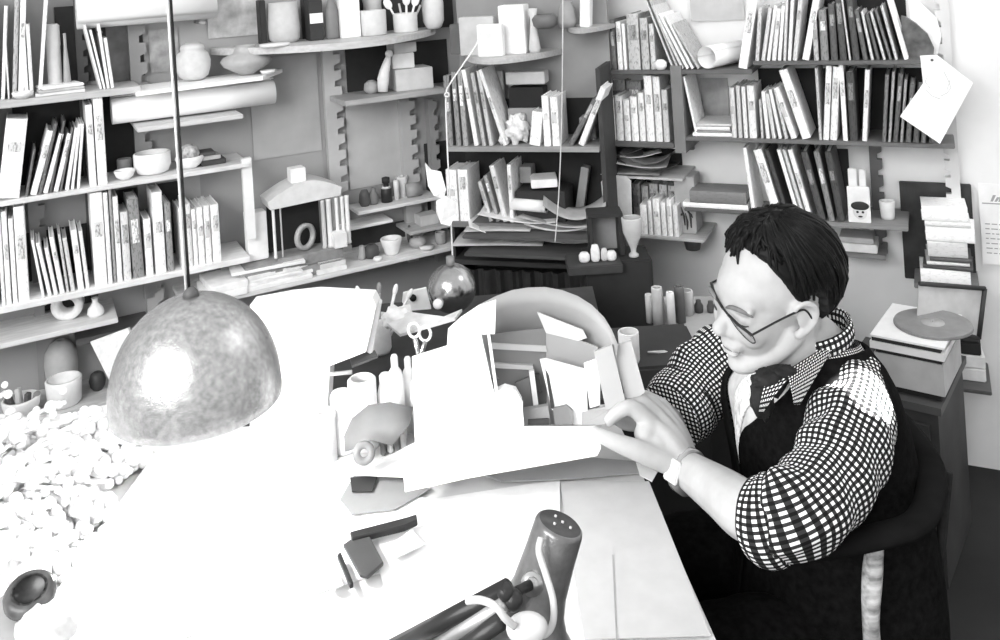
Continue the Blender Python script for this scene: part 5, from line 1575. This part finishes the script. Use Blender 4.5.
for i, (x, y, v) in enumerate(((384, 446, .1), (391, 443, .6), (398, 442, .15), (404, 440, .55))):
    b = MB(); c_ = T(x, y + 8, TZ); b.bbox((c_.x, c_.y, TZ + .017), (.010, .02, .032), .002); props(b.build('small_block', gm(v, .5)), ['black small block next to the tape reel', 'pale small block second from the tape reel', 'dark small block third from the tape reel', 'grey small block touching the model card'][i], 'block', 'small blocks on the desk')

# big white carton / portfolio leaning behind the lamp
pw = [P(250, 305, 1.80), P(288, 298, 1.80), P(316, 295, 1.80), P(372, 298, 1.80), P(376, 306, 1.80), P(366, 352, 1.77), P(330, 366, 1.76), P(325, 440, 1.72), P(250, 452, 1.72)]
b = MB(); b.prism(pw, .035, (0.1, 1, 0.1)); props(b.build('white_carton', gm(.93, .6, .03, 10)), 'large bright carton standing behind the dome lamp', 'carton')
b = MB(); b.prism([P(376, 300, 1.83), P(381, 304, 1.83), P(372, 355, 1.79), P(367, 352, 1.79)], .02, (0, 1, 0)); props(b.build('folded_card', gm(.9, .6)), 'narrow white strip of card beside the large carton', 'card')
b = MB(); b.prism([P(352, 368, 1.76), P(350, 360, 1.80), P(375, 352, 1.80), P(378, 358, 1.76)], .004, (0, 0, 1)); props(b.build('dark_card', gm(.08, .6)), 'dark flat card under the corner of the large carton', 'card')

# loose papers on the desk: flat, real thickness, lying on one another
zt_ = TZ + .0008
def flat(pts, v, name, label, th=.0012, cat='paper', var=.05, grp=None, lift=0):
    global zt_
    b = MB(); b.prism([Vector((q.x, q.y, zt_ + lift)) for q in (T(x, y, zt_) for x, y in pts)], th, (0, 0, 1))
    zt_ += th + .0004
    return props(b.build(name, gm(v, .7, var, 25)), label, cat, grp)
flat([(180, 470), (330, 452), (420, 560), (180, 640)], .8, 'drawing_sheet', 'broad white drawing sheet directly below the dome lamp')
flat([(352, 480), (430, 500), (560, 480), (560, 640), (400, 640)], .82, 'drawing_sheet', 'large white sheet beneath the small table lamp')
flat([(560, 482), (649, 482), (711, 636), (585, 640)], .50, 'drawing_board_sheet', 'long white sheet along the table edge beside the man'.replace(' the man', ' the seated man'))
flat([(612, 555), (616, 640), (617, 640), (613.5, 555)], .35, 'pencil_line_strip', 'thin dark crease strip on the long table-edge sheet', th=.0006, cat='strip')
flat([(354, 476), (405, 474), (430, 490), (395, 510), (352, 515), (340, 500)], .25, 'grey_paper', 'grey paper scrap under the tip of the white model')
flat([(480, 474), (590, 458), (640, 462), (646, 473), (560, 480), (502, 482)], .3, 'grey_card', 'dark grey card lying under the held model')  # shadow of the held model, painted as a flat dark piece
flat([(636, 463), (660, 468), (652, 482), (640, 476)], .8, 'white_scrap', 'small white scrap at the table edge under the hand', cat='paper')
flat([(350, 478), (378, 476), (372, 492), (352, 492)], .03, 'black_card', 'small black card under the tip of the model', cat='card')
def dblk(pts, h, v, name, label, cat, lift=0.0, var=.1):
    global zt_
    b = MB(); b.prism([Vector((q.x, q.y, zt_)) for q in (T(x, y, zt_) for x, y in pts)], h, (0, 0, 1))
    o = b.build(name, gm(v, .4, var, 25))
    md = o.modifiers.new('bevel', 'BEVEL'); md.width = .002; md.segments = 2
    return props(o, label, cat)
dblk([(352, 545), (350, 538), (408, 523), (417, 520), (418, 526), (405, 532)], .010, .018, 'black_case', 'black slim instrument case with a rounded end on the desk', 'case')
dblk([(343, 548), (366, 532), (384, 566), (368, 580), (360, 578)], .006, .045, 'dark_notebook', 'dark notebook under the black slim case', 'notebook')
dblk([(337, 560), (341, 556), (354, 588), (350, 590)], .008, .015, 'black_pen', 'black pen lying beside the dark notebook', 'pen')
dblk([(326, 584), (335, 566), (345, 586), (335, 590)], .002, .35, 'grey_scrap', 'grey paper corner beside the black pen', 'paper')
dblk([(386, 548), (412, 530), (425, 545), (395, 560)], .002, .6, 'grey_scrap', 'pale grey paper corner beyond the dark notebook', 'paper')

# mug behind the hands
p = P(630, 362, 1.95); k = 1.95 / F
b = MB()
pot_at(p - Vector((0, 0, .0)), k, [(9, 0), (10, 3), (10.5, 30), (10, 31)], .75, 'mug', 'white mug just behind the model by the hand', 'mug')
b = MB(); b.bbox((p.x + .05, 2.03, (p.z) / 2), (.22, .22, p.z - .001), .006); props(b.build('dark_box_stool', gm(.035, .7)), 'dark box stool under the white mug', 'stool')
b = MB(); b.tube([P(648, 352, 1.98), P(664, 352, 1.99), P(690, 360, 2.0)], [.002, .004, .003], 8); props(b.build('ruler_stick', gm(.5, .5)), 'grey stick resting behind the checked sleeve', 'stick')

# ------------------------------------------------------------------ the white model in his hands
MW_ = gm(.88, .6, .03, 20)
mod = E('cardboard_model', 'white cardboard room model with a curved rim held in both hands', 'architectural model', P(500, 470, 1.46))
def sl(name, pts, th, v=.88, n=None, parent=None):
    b = MB(); b.prism([P(*p) for p in pts], th, n)
    return b.build(name, gm(v, .6, .03, 20) if v != .88 else MW_, parent or mod)
FN = Vector((0, 1, -.1))
sl('base_board', [(355, 473, 1.52), (402, 475, 1.48), (470, 462, 1.455), (560, 444, 1.45), (603, 430, 1.47), (600, 424, 1.56), (500, 420, 1.64), (413, 443, 1.58)], .004, n=(0, 0, -1))
sl('front_apron', [(402, 462, 1.468), (405, 492, 1.432), (470, 478, 1.425), (597, 456, 1.43), (601, 448, 1.434), (597, 427, 1.452), (523, 427, 1.452), (470, 450, 1.452)], .004, n=FN)
sl('front_wall', [(412, 357, 1.49), (416, 470, 1.455), (470, 462, 1.45), (523, 450, 1.45), (523, 402, 1.46), (512, 388, 1.462), (495, 392, 1.465), (491, 393, 1.466), (478, 335, 1.478), (495, 334, 1.478), (496, 300, 1.49), (478, 306, 1.492), (460, 318, 1.492), (448, 329, 1.492), (447, 346, 1.49)], .004, n=FN)
# stepped counter
sl('counter', [(500, 425, 1.452), (500, 415, 1.452), (491, 414, 1.452), (489, 395, 1.46), (505, 388, 1.462), (516, 391, 1.46), (522, 402, 1.456), (524, 425, 1.452)], .02, n=FN)
# window frame in the front wall
for pts in ([(478, 334, 1.47), (481, 334, 1.47), (494, 393, 1.46), (490, 393, 1.46)], [(487, 334, 1.472), (490, 334, 1.472), (498, 392, 1.46), (495, 392, 1.46)]):
    sl('window_frame', pts, .006, n=FN)
# curved apse wall: real curved shell
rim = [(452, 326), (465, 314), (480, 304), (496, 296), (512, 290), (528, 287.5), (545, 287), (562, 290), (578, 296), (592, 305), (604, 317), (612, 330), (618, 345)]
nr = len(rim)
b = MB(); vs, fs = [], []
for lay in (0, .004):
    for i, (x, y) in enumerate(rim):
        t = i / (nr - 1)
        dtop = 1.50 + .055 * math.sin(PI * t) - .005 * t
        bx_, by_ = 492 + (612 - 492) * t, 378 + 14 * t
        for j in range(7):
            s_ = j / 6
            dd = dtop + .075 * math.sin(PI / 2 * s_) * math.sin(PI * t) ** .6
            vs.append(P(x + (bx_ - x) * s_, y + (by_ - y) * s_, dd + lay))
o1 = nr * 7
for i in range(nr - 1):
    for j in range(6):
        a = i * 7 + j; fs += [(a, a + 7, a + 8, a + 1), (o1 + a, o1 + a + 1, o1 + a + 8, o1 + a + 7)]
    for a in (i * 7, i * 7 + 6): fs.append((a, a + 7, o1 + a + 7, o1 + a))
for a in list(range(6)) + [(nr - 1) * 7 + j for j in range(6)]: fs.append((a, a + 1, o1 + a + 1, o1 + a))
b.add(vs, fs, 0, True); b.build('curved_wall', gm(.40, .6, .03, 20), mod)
sl('ledge', [(492, 343, 1.535), (546, 346, 1.555), (547, 352, 1.55), (492, 349, 1.53)], .01, .5, n=FN)
sl('ledge', [(493, 363, 1.53), (533, 366, 1.54), (533, 370, 1.535), (493, 368, 1.525)], .01, .5, n=FN)
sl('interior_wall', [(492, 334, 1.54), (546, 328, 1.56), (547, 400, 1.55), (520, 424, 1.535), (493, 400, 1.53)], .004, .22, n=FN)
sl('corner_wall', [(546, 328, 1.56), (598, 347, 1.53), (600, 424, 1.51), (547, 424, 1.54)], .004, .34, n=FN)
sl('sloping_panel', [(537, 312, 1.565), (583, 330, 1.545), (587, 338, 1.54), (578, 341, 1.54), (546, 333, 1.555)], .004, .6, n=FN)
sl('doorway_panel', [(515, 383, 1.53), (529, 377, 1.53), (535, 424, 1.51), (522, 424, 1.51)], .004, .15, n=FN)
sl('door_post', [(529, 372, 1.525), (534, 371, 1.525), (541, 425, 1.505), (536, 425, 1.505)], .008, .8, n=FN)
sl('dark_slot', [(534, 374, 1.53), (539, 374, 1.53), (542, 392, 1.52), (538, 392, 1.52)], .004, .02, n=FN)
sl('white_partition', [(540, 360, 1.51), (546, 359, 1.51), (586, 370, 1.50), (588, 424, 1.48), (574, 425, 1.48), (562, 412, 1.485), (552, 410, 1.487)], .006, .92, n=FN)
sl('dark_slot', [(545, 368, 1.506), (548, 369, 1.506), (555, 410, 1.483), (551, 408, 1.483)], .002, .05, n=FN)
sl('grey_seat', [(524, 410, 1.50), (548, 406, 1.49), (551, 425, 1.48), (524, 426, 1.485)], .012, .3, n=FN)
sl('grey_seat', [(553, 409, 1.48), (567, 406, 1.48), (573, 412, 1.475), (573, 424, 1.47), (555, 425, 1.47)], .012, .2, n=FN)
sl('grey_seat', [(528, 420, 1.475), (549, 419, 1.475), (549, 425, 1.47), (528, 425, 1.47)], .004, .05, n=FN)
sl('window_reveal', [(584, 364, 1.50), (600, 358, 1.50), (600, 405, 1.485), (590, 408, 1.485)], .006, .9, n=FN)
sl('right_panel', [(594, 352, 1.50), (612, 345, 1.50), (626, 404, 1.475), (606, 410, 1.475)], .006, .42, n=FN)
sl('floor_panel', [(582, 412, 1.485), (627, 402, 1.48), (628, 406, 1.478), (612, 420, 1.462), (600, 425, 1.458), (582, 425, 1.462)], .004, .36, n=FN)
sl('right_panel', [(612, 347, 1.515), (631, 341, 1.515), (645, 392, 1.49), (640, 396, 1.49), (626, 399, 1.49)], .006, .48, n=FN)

# ------------------------------------------------------------------ hanging dome lamp
LD = 1.30
lc = P(197, 394, LD); k = LD / F
R_ = 82.5 * k
lamp = E('dome_lamp', 'hanging metal dome lamp on a twin cord over the table', 'pendant lamp', lc)
prof = []
for i in range(17):
    a = PI / 2 * i / 16
    prof.append((R_ * math.sin(a) + (0.0005 if i == 0 else 0), .008 + R_ * 1.13 * math.cos(a)))
prof += [(R_ * 1.005, 0), (R_ * 1.0, -.010), (R_ * .985, -.012)]
prof += [(R_ * .975, 0)] + [(R_ * .97 * math.sin(PI / 2 * (1 - i / 12)) + .0004, .006 + R_ * 1.10 * math.cos(PI / 2 * (1 - i / 12))) for i in range(1, 13)]
SHADE = gm(.46, .27, .22, 120, metal=.75, bump=.25)
b = MB(); b.lathe(prof, M=tr(lc), n=72); b.build('shade', SHADE, lamp)
ztop = R_ * 1.13 + .008
b = MB(); b.lathe([(0, ztop - .002), (.012, ztop - .001), (.010, ztop + .006), (.005, ztop + .012), (0, ztop + .013)], M=tr(lc), n=24); b.build('cap', gm(.1, .4), lamp)
b = MB(); b.tube([lc + Vector((-.002, 0, ztop)), lc + Vector((-.004, 0, 2.6 - lc.z))], .0022, 8); b.build('cord', gm(.02, .4), lamp)
b = MB(); b.tube([lc + Vector((-.0062, -.001, ztop)), lc + Vector((-.0085, -.001, 2.6 - lc.z))], .0020, 8); b.build('cord', gm(.9, .5), lamp)
bulb = lc + Vector((0, 0, .035))
b = MB(); b.lathe([(0, -.03), (.02, -.024), (.03, -.004), (.026, .014), (.014, .03), (.013, .05), (0, .05)], M=tr(bulb), n=24); b.build('bulb', emit_mat(.9, 25), lamp)

# ------------------------------------------------------------------ small table lamp, near
HD = .80
A0 = P(560, 523.5, HD); axd = Vector((-.40, -.06, -1)).normalized()
tlm = E('desk_lamp', 'grey metal desk lamp with a bottle-shaped head on jointed arms', 'desk lamp', T(330, 700, TZ))
zx = -axd
MH = frame(A0, zx.cross(Vector((0, 1, 0))).normalized(), z=zx)
def hl(t, prof, n=48): b = MB(); b.lathe([(r, -z) for r, z in prof], M=MH, n=n); return b
kk = HD / F
b = hl(0, [(0, 0), (.0195, 0), (.0213, .0015), (.0220, .004), (.0228, .03), (.0245, .058), (.028, .075), (.036, .09), (.050, .104), (.053, .108), (.052, .109), (.048, .103), (.034, .090), (.026, .075), (.022, .055), (.0205, .01), (0, .006)])
HEADM = gm(.20, .32, .15, 120, metal=.55, bump=.15)
head = b.build('lamp_head', HEADM, tlm)
b = hl(0, [(0, -.0006), (.0188, -.0006), (.0196, .0006), (.0188, .0012)]); b.build('cap', gm(.06, .45, .3, 80), head)
for x, y in ((-.009, .004), (.004, -.007), (.006, .006), (-.002, -.001)):
    b = MB(); c_ = MH @ Vector((x, y, .0008)); b.cyl(c_, c_ + zx * .0015, .0013, n=10); b.build('rivet', gm(.6, .3), head)
J = P(522, 588, HD - .025)
b = MB(); c_ = P(532, 583, HD - .022); nn = (CAM - c_).normalized(); nn = (nn + Vector((0, 0, -.3))).normalized()
b.cyl(c_ + nn * 0, c_ + nn * .004, .0095, n=24); b.cyl(c_ + nn * .004, c_ + nn * .007, .006, n=20); b.build('joint_disc', gm(.6, .3, metal=.8), head)
b = MB(); b.cyl(P(530, 585, HD - .03), P(512, 594, HD - .045), .0042); b.ball(P(505, 592, HD - .05), .0075); b.ball(P(513, 600, HD - .05), .0085); b.ball(P(500, 624, HD - .05), .006)
b.build('swivel', gm(.03, .3), tlm)
def bar(p, q, r, v, name, metal=0.0):
    b = MB(); b.cyl(p, q, r, n=12); return b.build(name, gm(v, .3, .1, 60, metal=metal), tlm)
bar(P(508, 588, .75), P(380, 655, .80), .0075, .025, 'arm_tube')
bar(P(505, 600, .74), P(392, 664, .79), .0022, .85, 'highlight_rod', .6) if False else None
bar(P(505, 603, .745), P(410, 662, .79), .0065, .5, 'arm_tube', .7)
bar(P(502, 620, .74), P(436, 668, .77), .0070, .03, 'arm_tube')
bar(P(380, 655, .80), P(330, 690, .86), .0075, .025, 'arm_tube')
pbase = T(316, 706, TZ + .004) if False else Vector((P(330, 690, .86).x, .86, TZ + .02))
b = MB(); b.cyl(P(330, 690, .86), pbase, .008); b.lathe([(0, 0), (.07, 0), (.068, .012), (.02, .02), (0, .02)], M=tr(pbase.x, pbase.y, TZ + .008), n=36); b.build('base', gm(.04, .4), tlm)
cp = [P(541, 538, HD - .025), P(539, 552, HD - .032), P(546, 575, HD - .04), P(553, 600, HD - .05), P(553, 622, HD - .055), P(545, 634, HD - .06), P(530, 632, HD - .065)]
b = MB(); b.tube(crom([tuple(p) for p in cp], 6), .0029, 10); b.build('flex', gm(.55, .5), tlm)
b = MB(); b.tube(crom([tuple(p) for p in (P(467, 601, .72), P(480, 600, .715), P(495, 606, .71), P(505, 618, .71), P(514, 626, .715))], 6), .0029, 10); b.build('flex', gm(.6, .5), tlm)
b = MB(); b.ball(P(527, 628, .725), (.017, .010, .012)); b.build('switch_body', gm(.6, .5), tlm)

# ------------------------------------------------------------------ plant and pots
pl_ = E('potted_plant', 'bushy plant with pale knobbly stems on the sideboard', 'plant', Vector((-1.02, 1.42, .721)))
b = MB(); b.lathe([(0, 0), (.08, 0), (.11, .10), (.12, .11), (.11, .11), (.1, .10), (0, .10)], M=tr(-1.02, 1.42, .721)); b.build('pot', gm(.6, .6), pl_)
random.seed(21)
fb = MB(); sb2 = MB()
for i in range(330):
    x = random.uniform(-1.34, -.72); y = random.uniform(1.16, 1.70)
    r = math.hypot((x + 1.02) / .32, (y - 1.42) / .3)
    if r > 1.05: continue
    h = (.255 - .10 * r + random.uniform(-.05, .07)) 
    base = Vector((-1.02 + (x + 1.02) * .3, 1.42 + (y - 1.42) * .3, .80))
    tip = Vector((x, y, .745 + h * .45 + .09 * random.random() ** 4))
    mid = (base + tip) / 2 + Vector((random.uniform(-.03, .03), random.uniform(-.03, .03), .03))
    sb2.tube(crom([tuple(base), tuple(mid), tuple(tip)], 3), [.004, .004, .004, .004, .004, .0045, .005], 6)
    for j in range(5):
        t = .5 + .5 * j / 4
        c_ = mid * (1 - t) + tip * t + Vector((random.uniform(-.02, .02), random.uniform(-.02, .02), random.uniform(-.005, .02)))
        fb.ball(c_, random.uniform(.006, .012), n=8, m=6)
sb2.build('stems', gm(.8, .6), pl_)
o = fb.build('blossoms', gm(.9, .6), pl_); o['kind'] = 'stuff'
# loose low foliage filling the side towards the table
def low_plant(cx, cy, R, n, hz, seed, label, name):
    random.seed(seed)
    e = E(name, label, 'plant', Vector((cx, cy, .721)))
    b = MB(); b.lathe([(0, 0), (.04, 0), (.055, .05), (.05, .05), (0, .045)], M=tr(cx, cy, .721)); b.build('pot', gm(.5, .6), e)
    b = MB()
    for i in range(n):
        a = random.uniform(0, 2 * PI); r = R * math.sqrt(random.random())
        c_ = Vector((cx + r * math.cos(a), cy + r * math.sin(a), .725 + hz * (1 - (r / R) ** 2 * .6) * random.uniform(.5, 1)))
        b.ball(c_, random.uniform(.007, .013), n=8, m=5)
        if i % 6 == 0: b.tube([Vector((cx, cy, .76)), c_], .002, 5)
    b.build('foliage', gm(.88, .6, .1), e)['kind'] = 'stuff'
low_plant(-.86, 1.42, .19, 900, .11, 3, 'low bright cushion plant at the table edge', 'cushion_plant')
low_plant(-.86, 1.12, .17, 800, .09, 4, 'low bright cushion plant behind the dark bowl', 'cushion_plant')
low_plant(-1.13, 1.22, .2, 900, .10, 5, 'low bright cushion plant farthest from the table', 'cushion_plant')
low_plant(-.84, 1.76, .15, 700, .075, 6, 'low bright cushion plant under the rim of the dome lamp', 'cushion_plant')
# dark bowl and jars, near
pd = P(31, 606, .98)
k = .98 / F
SZ = .7215
def near_pot(px, py, d, prof, v, name, label, cat, z=None, **kw):
    p = P(px, py, d)
    return pot_at(p, d / F, prof, v, name, label, cat, **kw), p
M0 = Matrix.Rotation(.35, 4, 'X') @ Matrix.Rotation(.15, 4, 'Y')
near_pot(31, 603, .98, [(8, -6), (18, 0), (24, 9), (24, 15), (20, 20), (17, 20)], .10, 'dark_bowl', 'dark glossy bowl perched on the grey jar near the table edge', 'bowl', M0=M0, rough=.25, var=.5)
p = P(14, 650, .98)
b = MB(); hj = p.z - SZ + .055
b.lathe([(0, 0), (.04, 0), (.048, .02), (.052, hj * .6), (.046, hj * .85), (.035, hj * .95), (0, hj * .95)], M=tr(p.x, p.y, SZ)); props(b.build('glazed_jar', gm(.35, .35, .2, 12)), 'tall grey glazed jar under the dark bowl', 'jar')
p = P(46, 628, .95)
b = MB(); b.ball(p, (.030, .022, .022), disp=crumple(12, .25)); b.cyl(Vector((p.x, p.y, SZ)), p, .02); props(b.build('seashell', gm(.85, .5, .3, 40)), 'pale knobbly shell shape between grey jar and table', 'shell')

# ------------------------------------------------------------------ record player corner
C0 = P(941, 409, 2.25)
aR = math.radians(-58)
ztopc = C0.z
Mx = tr(C0.x, C0.y, 0) @ rotz(aR)
# local +y side runs back-left, +x runs back ... corner at the origin
dx = Vector((math.cos(aR), math.sin(aR), 0)); dy = Vector((-math.sin(aR), math.cos(aR), 0))
e1 = Vector((-.8, .6, 0)); L1 = .170
e2 = Vector((-e1.y, e1.x, 0)); e2 = e2 if e2.y > 0 and e2.x > 0 else -e2
def obox(b, c, l1, l2, z0, z1, in1=0., in2=0.):
    q = [c + e1 * in1 + e2 * in2, c + e1 * (l1 - in1) + e2 * in2, c + e1 * (l1 - in1) + e2 * (l2 - in2), c + e1 * in1 + e2 * (l2 - in2)]
    b.prism([Vector((p.x, p.y, z0)) for p in q], z1 - z0, (0, 0, 1)); return b
cb_ = E('cabinet', 'dark low cabinet carrying the record player', 'cabinet', Vector((C0.x, C0.y, 0)))
obox(MB(), C0, L1 + .10, .34, 0, ztopc - .02, .01, .01).build('body', gm(.045, .6, .3, 8), cb_)
obox(MB(), C0, L1 + .10, .34, ztopc - .02, ztopc).build('top', gm(.08, .5, .2, 8), cb_)
b = MB(); c_ = C0 + e1 * .02 - e2 * 0; obox(b, C0 + e1 * .03 - e2 * .004, L1 * .9, .012, .06, ztopc - .05); b.build('door', gm(.045, .6), cb_)
# record player box
B0 = P(944, 393, 2.26); B0.z = ztopc + .001
hB = .105
w1 = L1 * .98
bo = obox(MB(), B0 + e1 * .0 + e2 * .01, w1, .22, ztopc + .001, ztopc + .018, .012, .012).build('black_plinth', gm(.02, .5)); props(bo, 'black flat plinth under the pale player case', 'plinth')
zb = ztopc + .019
rp = E('record_player', 'portable record player with pale case and raised lid', 'record player', Vector((B0.x, B0.y, zb)))
obox(MB(), B0 + e2 * .01, w1, .22, zb, zb + .080).build('case', gm(.5, .45, .08, 20), rp)
obox(MB(), B0 + e2 * .01, w1, .22, zb + .080, zb + .092, .004, .004).build('dark_band', gm(.03, .5), rp)
D0 = B0 + e2 * .004 + e1 * -.004
obox(MB(), D0, w1 + .012, .235, zb + .092, zb + .110).build('deck', gm(.82, .45, .04), rp)
obox(MB(), D0 + e1 * .008 + e2 * .006, w1, .225, zb + .110, zb + .122, .0, .0).build('deck_gap', gm(.03, .5), rp)
obox(MB(), D0 + e1 * -.002 + e2 * .0, w1 + .012, .24, zb + .122, zb + .127).build('top_plate', gm(.85, .45, .04), rp)
cpl = T(933, 325, zb + .128)
rr = 36.5 * cpl.y / F
b = MB(); b.lathe([(0, 0), (rr, 0), (rr, .003), (rr * .98, .0045), (0, .0045)], M=tr(cpl), n=64); b.build('platter', gm(.2, .4), rp)
b = MB(); pr = [(.0, .007)]
for i in range(1, 24): pr.append((rr * (.1 + .88 * i / 23), .0068 + (.0006 if i % 2 else 0)))
pr += [(rr * .985, .0045), (0, .0045)]
b.lathe(pr, M=tr(cpl), n=72); rec = b.build('record', gm(.25, .35, .1)); props(rec, 'grey vinyl disc lying on the open player', 'record')
b = MB(); b.lathe([(0, .0085), (rr * .3, .0085), (rr * .3, .0072)], M=tr(cpl), n=32); b.build('centre_label', gm(.4, .5), rec)
b = MB(); b.cyl(cpl + Vector((0, 0, .008)), cpl + Vector((0, 0, .014)), .003, n=12); b.build('spindle', gm(.5, .3), rec)
# raised lid
lp = [P(919, 283, 2.46), P(984, 288, 2.52), P(978, 338, 2.50), P(917, 322, 2.44)]
b = MB(); b.prism(lp, .008, (0.3, 1, 0)); lid = b.build('raised_lid', gm(.55, .5, .12, 20), rp)
for a, c_ in ((0, 1), (1, 2), (2, 3)):
    b = MB(); b.tube([lp[a] - Vector((0, .004, 0)), lp[c_] - Vector((0, .004, 0))], .0065, 8); b.build('lid_edge', gm(.04, .5), lid)
# little boxes beside
prb, krb, _w = on('rb', 971, .1)
for i, (w_, h_, v) in enumerate(((26, 12, .75), (24, 11, .8), (20, 10, .03), (15, 9, .06))):
    b = MB(); b.bbox((0, 0, .019 + i * .0385), (w_ * krb, .09, .037), .003)
    props(b.build('small_box', gm(v, .5), M=tr(prb) @ _w.R @ rotz(.08 * (i % 2)), local=True), ['pale box lowest beside the record player', 'white box second up beside the record player', 'black box above the white ones beside the record player', 'dark box topmost beside the record player'][i], 'box', 'little boxes by the record player')
# ------------------------------------------------------------------ light
wd = bpy.data.worlds.new('world'); scene.world = wd
wd.use_nodes = True
bg = wd.node_tree.nodes['Background']
bg.inputs[0].default_value = (1, 1, 1, 1)
bg.inputs[1].default_value = 0.68
def lamp_(name, kind, loc, energy, **kw):
    ld = bpy.data.lights.new(name, kind); ld.energy = energy
    for k_, v_ in kw.items(): setattr(ld, k_, v_)
    o = bpy.data.objects.new(name, ld); COL.objects.link(o); o.location = loc
    return o
lamp_('pendant_bulb_light', 'POINT', bulb - Vector((0, 0, .035)), 9, shadow_soft_size=.03)
w_ = lamp_('window_light', 'AREA', (-1.5, -1.1, 2.5), 100, shape='RECTANGLE', size=2.3, size_y=1.7)  # added soft key behind the camera, from no seen source
w_.rotation_euler = (Vector((.5, 1.8, 1.0)) - w_.location).to_track_quat('-Z', 'Y').to_euler()
pt_ = P(863, 399, 1.36)
ss_ = lamp_('sunbeam_spot', 'SPOT', (1.35, .1, 2.35), 3200, shadow_soft_size=.004, spot_size=math.radians(2.5), spot_blend=.15)  # narrow spot added to whiten the shirt at the shoulder
ss_.rotation_euler = (pt_ - ss_.location).to_track_quat('-Z', 'Y').to_euler()
sk_ = lamp_('ceiling_light', 'AREA', (1.5, 1.75, 2.62), 9, shape='DISK', size=.4)  # added fill that whitens the upper pale wall, no fitting there
sk_.rotation_euler = (Vector((1.2, 2.7, 1.8)) - sk_.location).to_track_quat('-Z', 'Y').to_euler()
sp_ = lamp_('desk_lamp_bulb', 'SPOT', MH @ Vector((0, 0, -.085)), 9, shadow_soft_size=.02, spot_size=math.radians(100), spot_blend=.5)
sp_.rotation_euler = (Vector((-.42, -.02, -1))).to_track_quat('-Z', 'Y').to_euler()
scene.view_settings.view_transform = 'Standard'
scene.view_settings.look = 'None'
scene.view_settings.exposure = 0.45
scene.view_settings.gamma = 1.0
scene.view_settings.use_curve_mapping = False
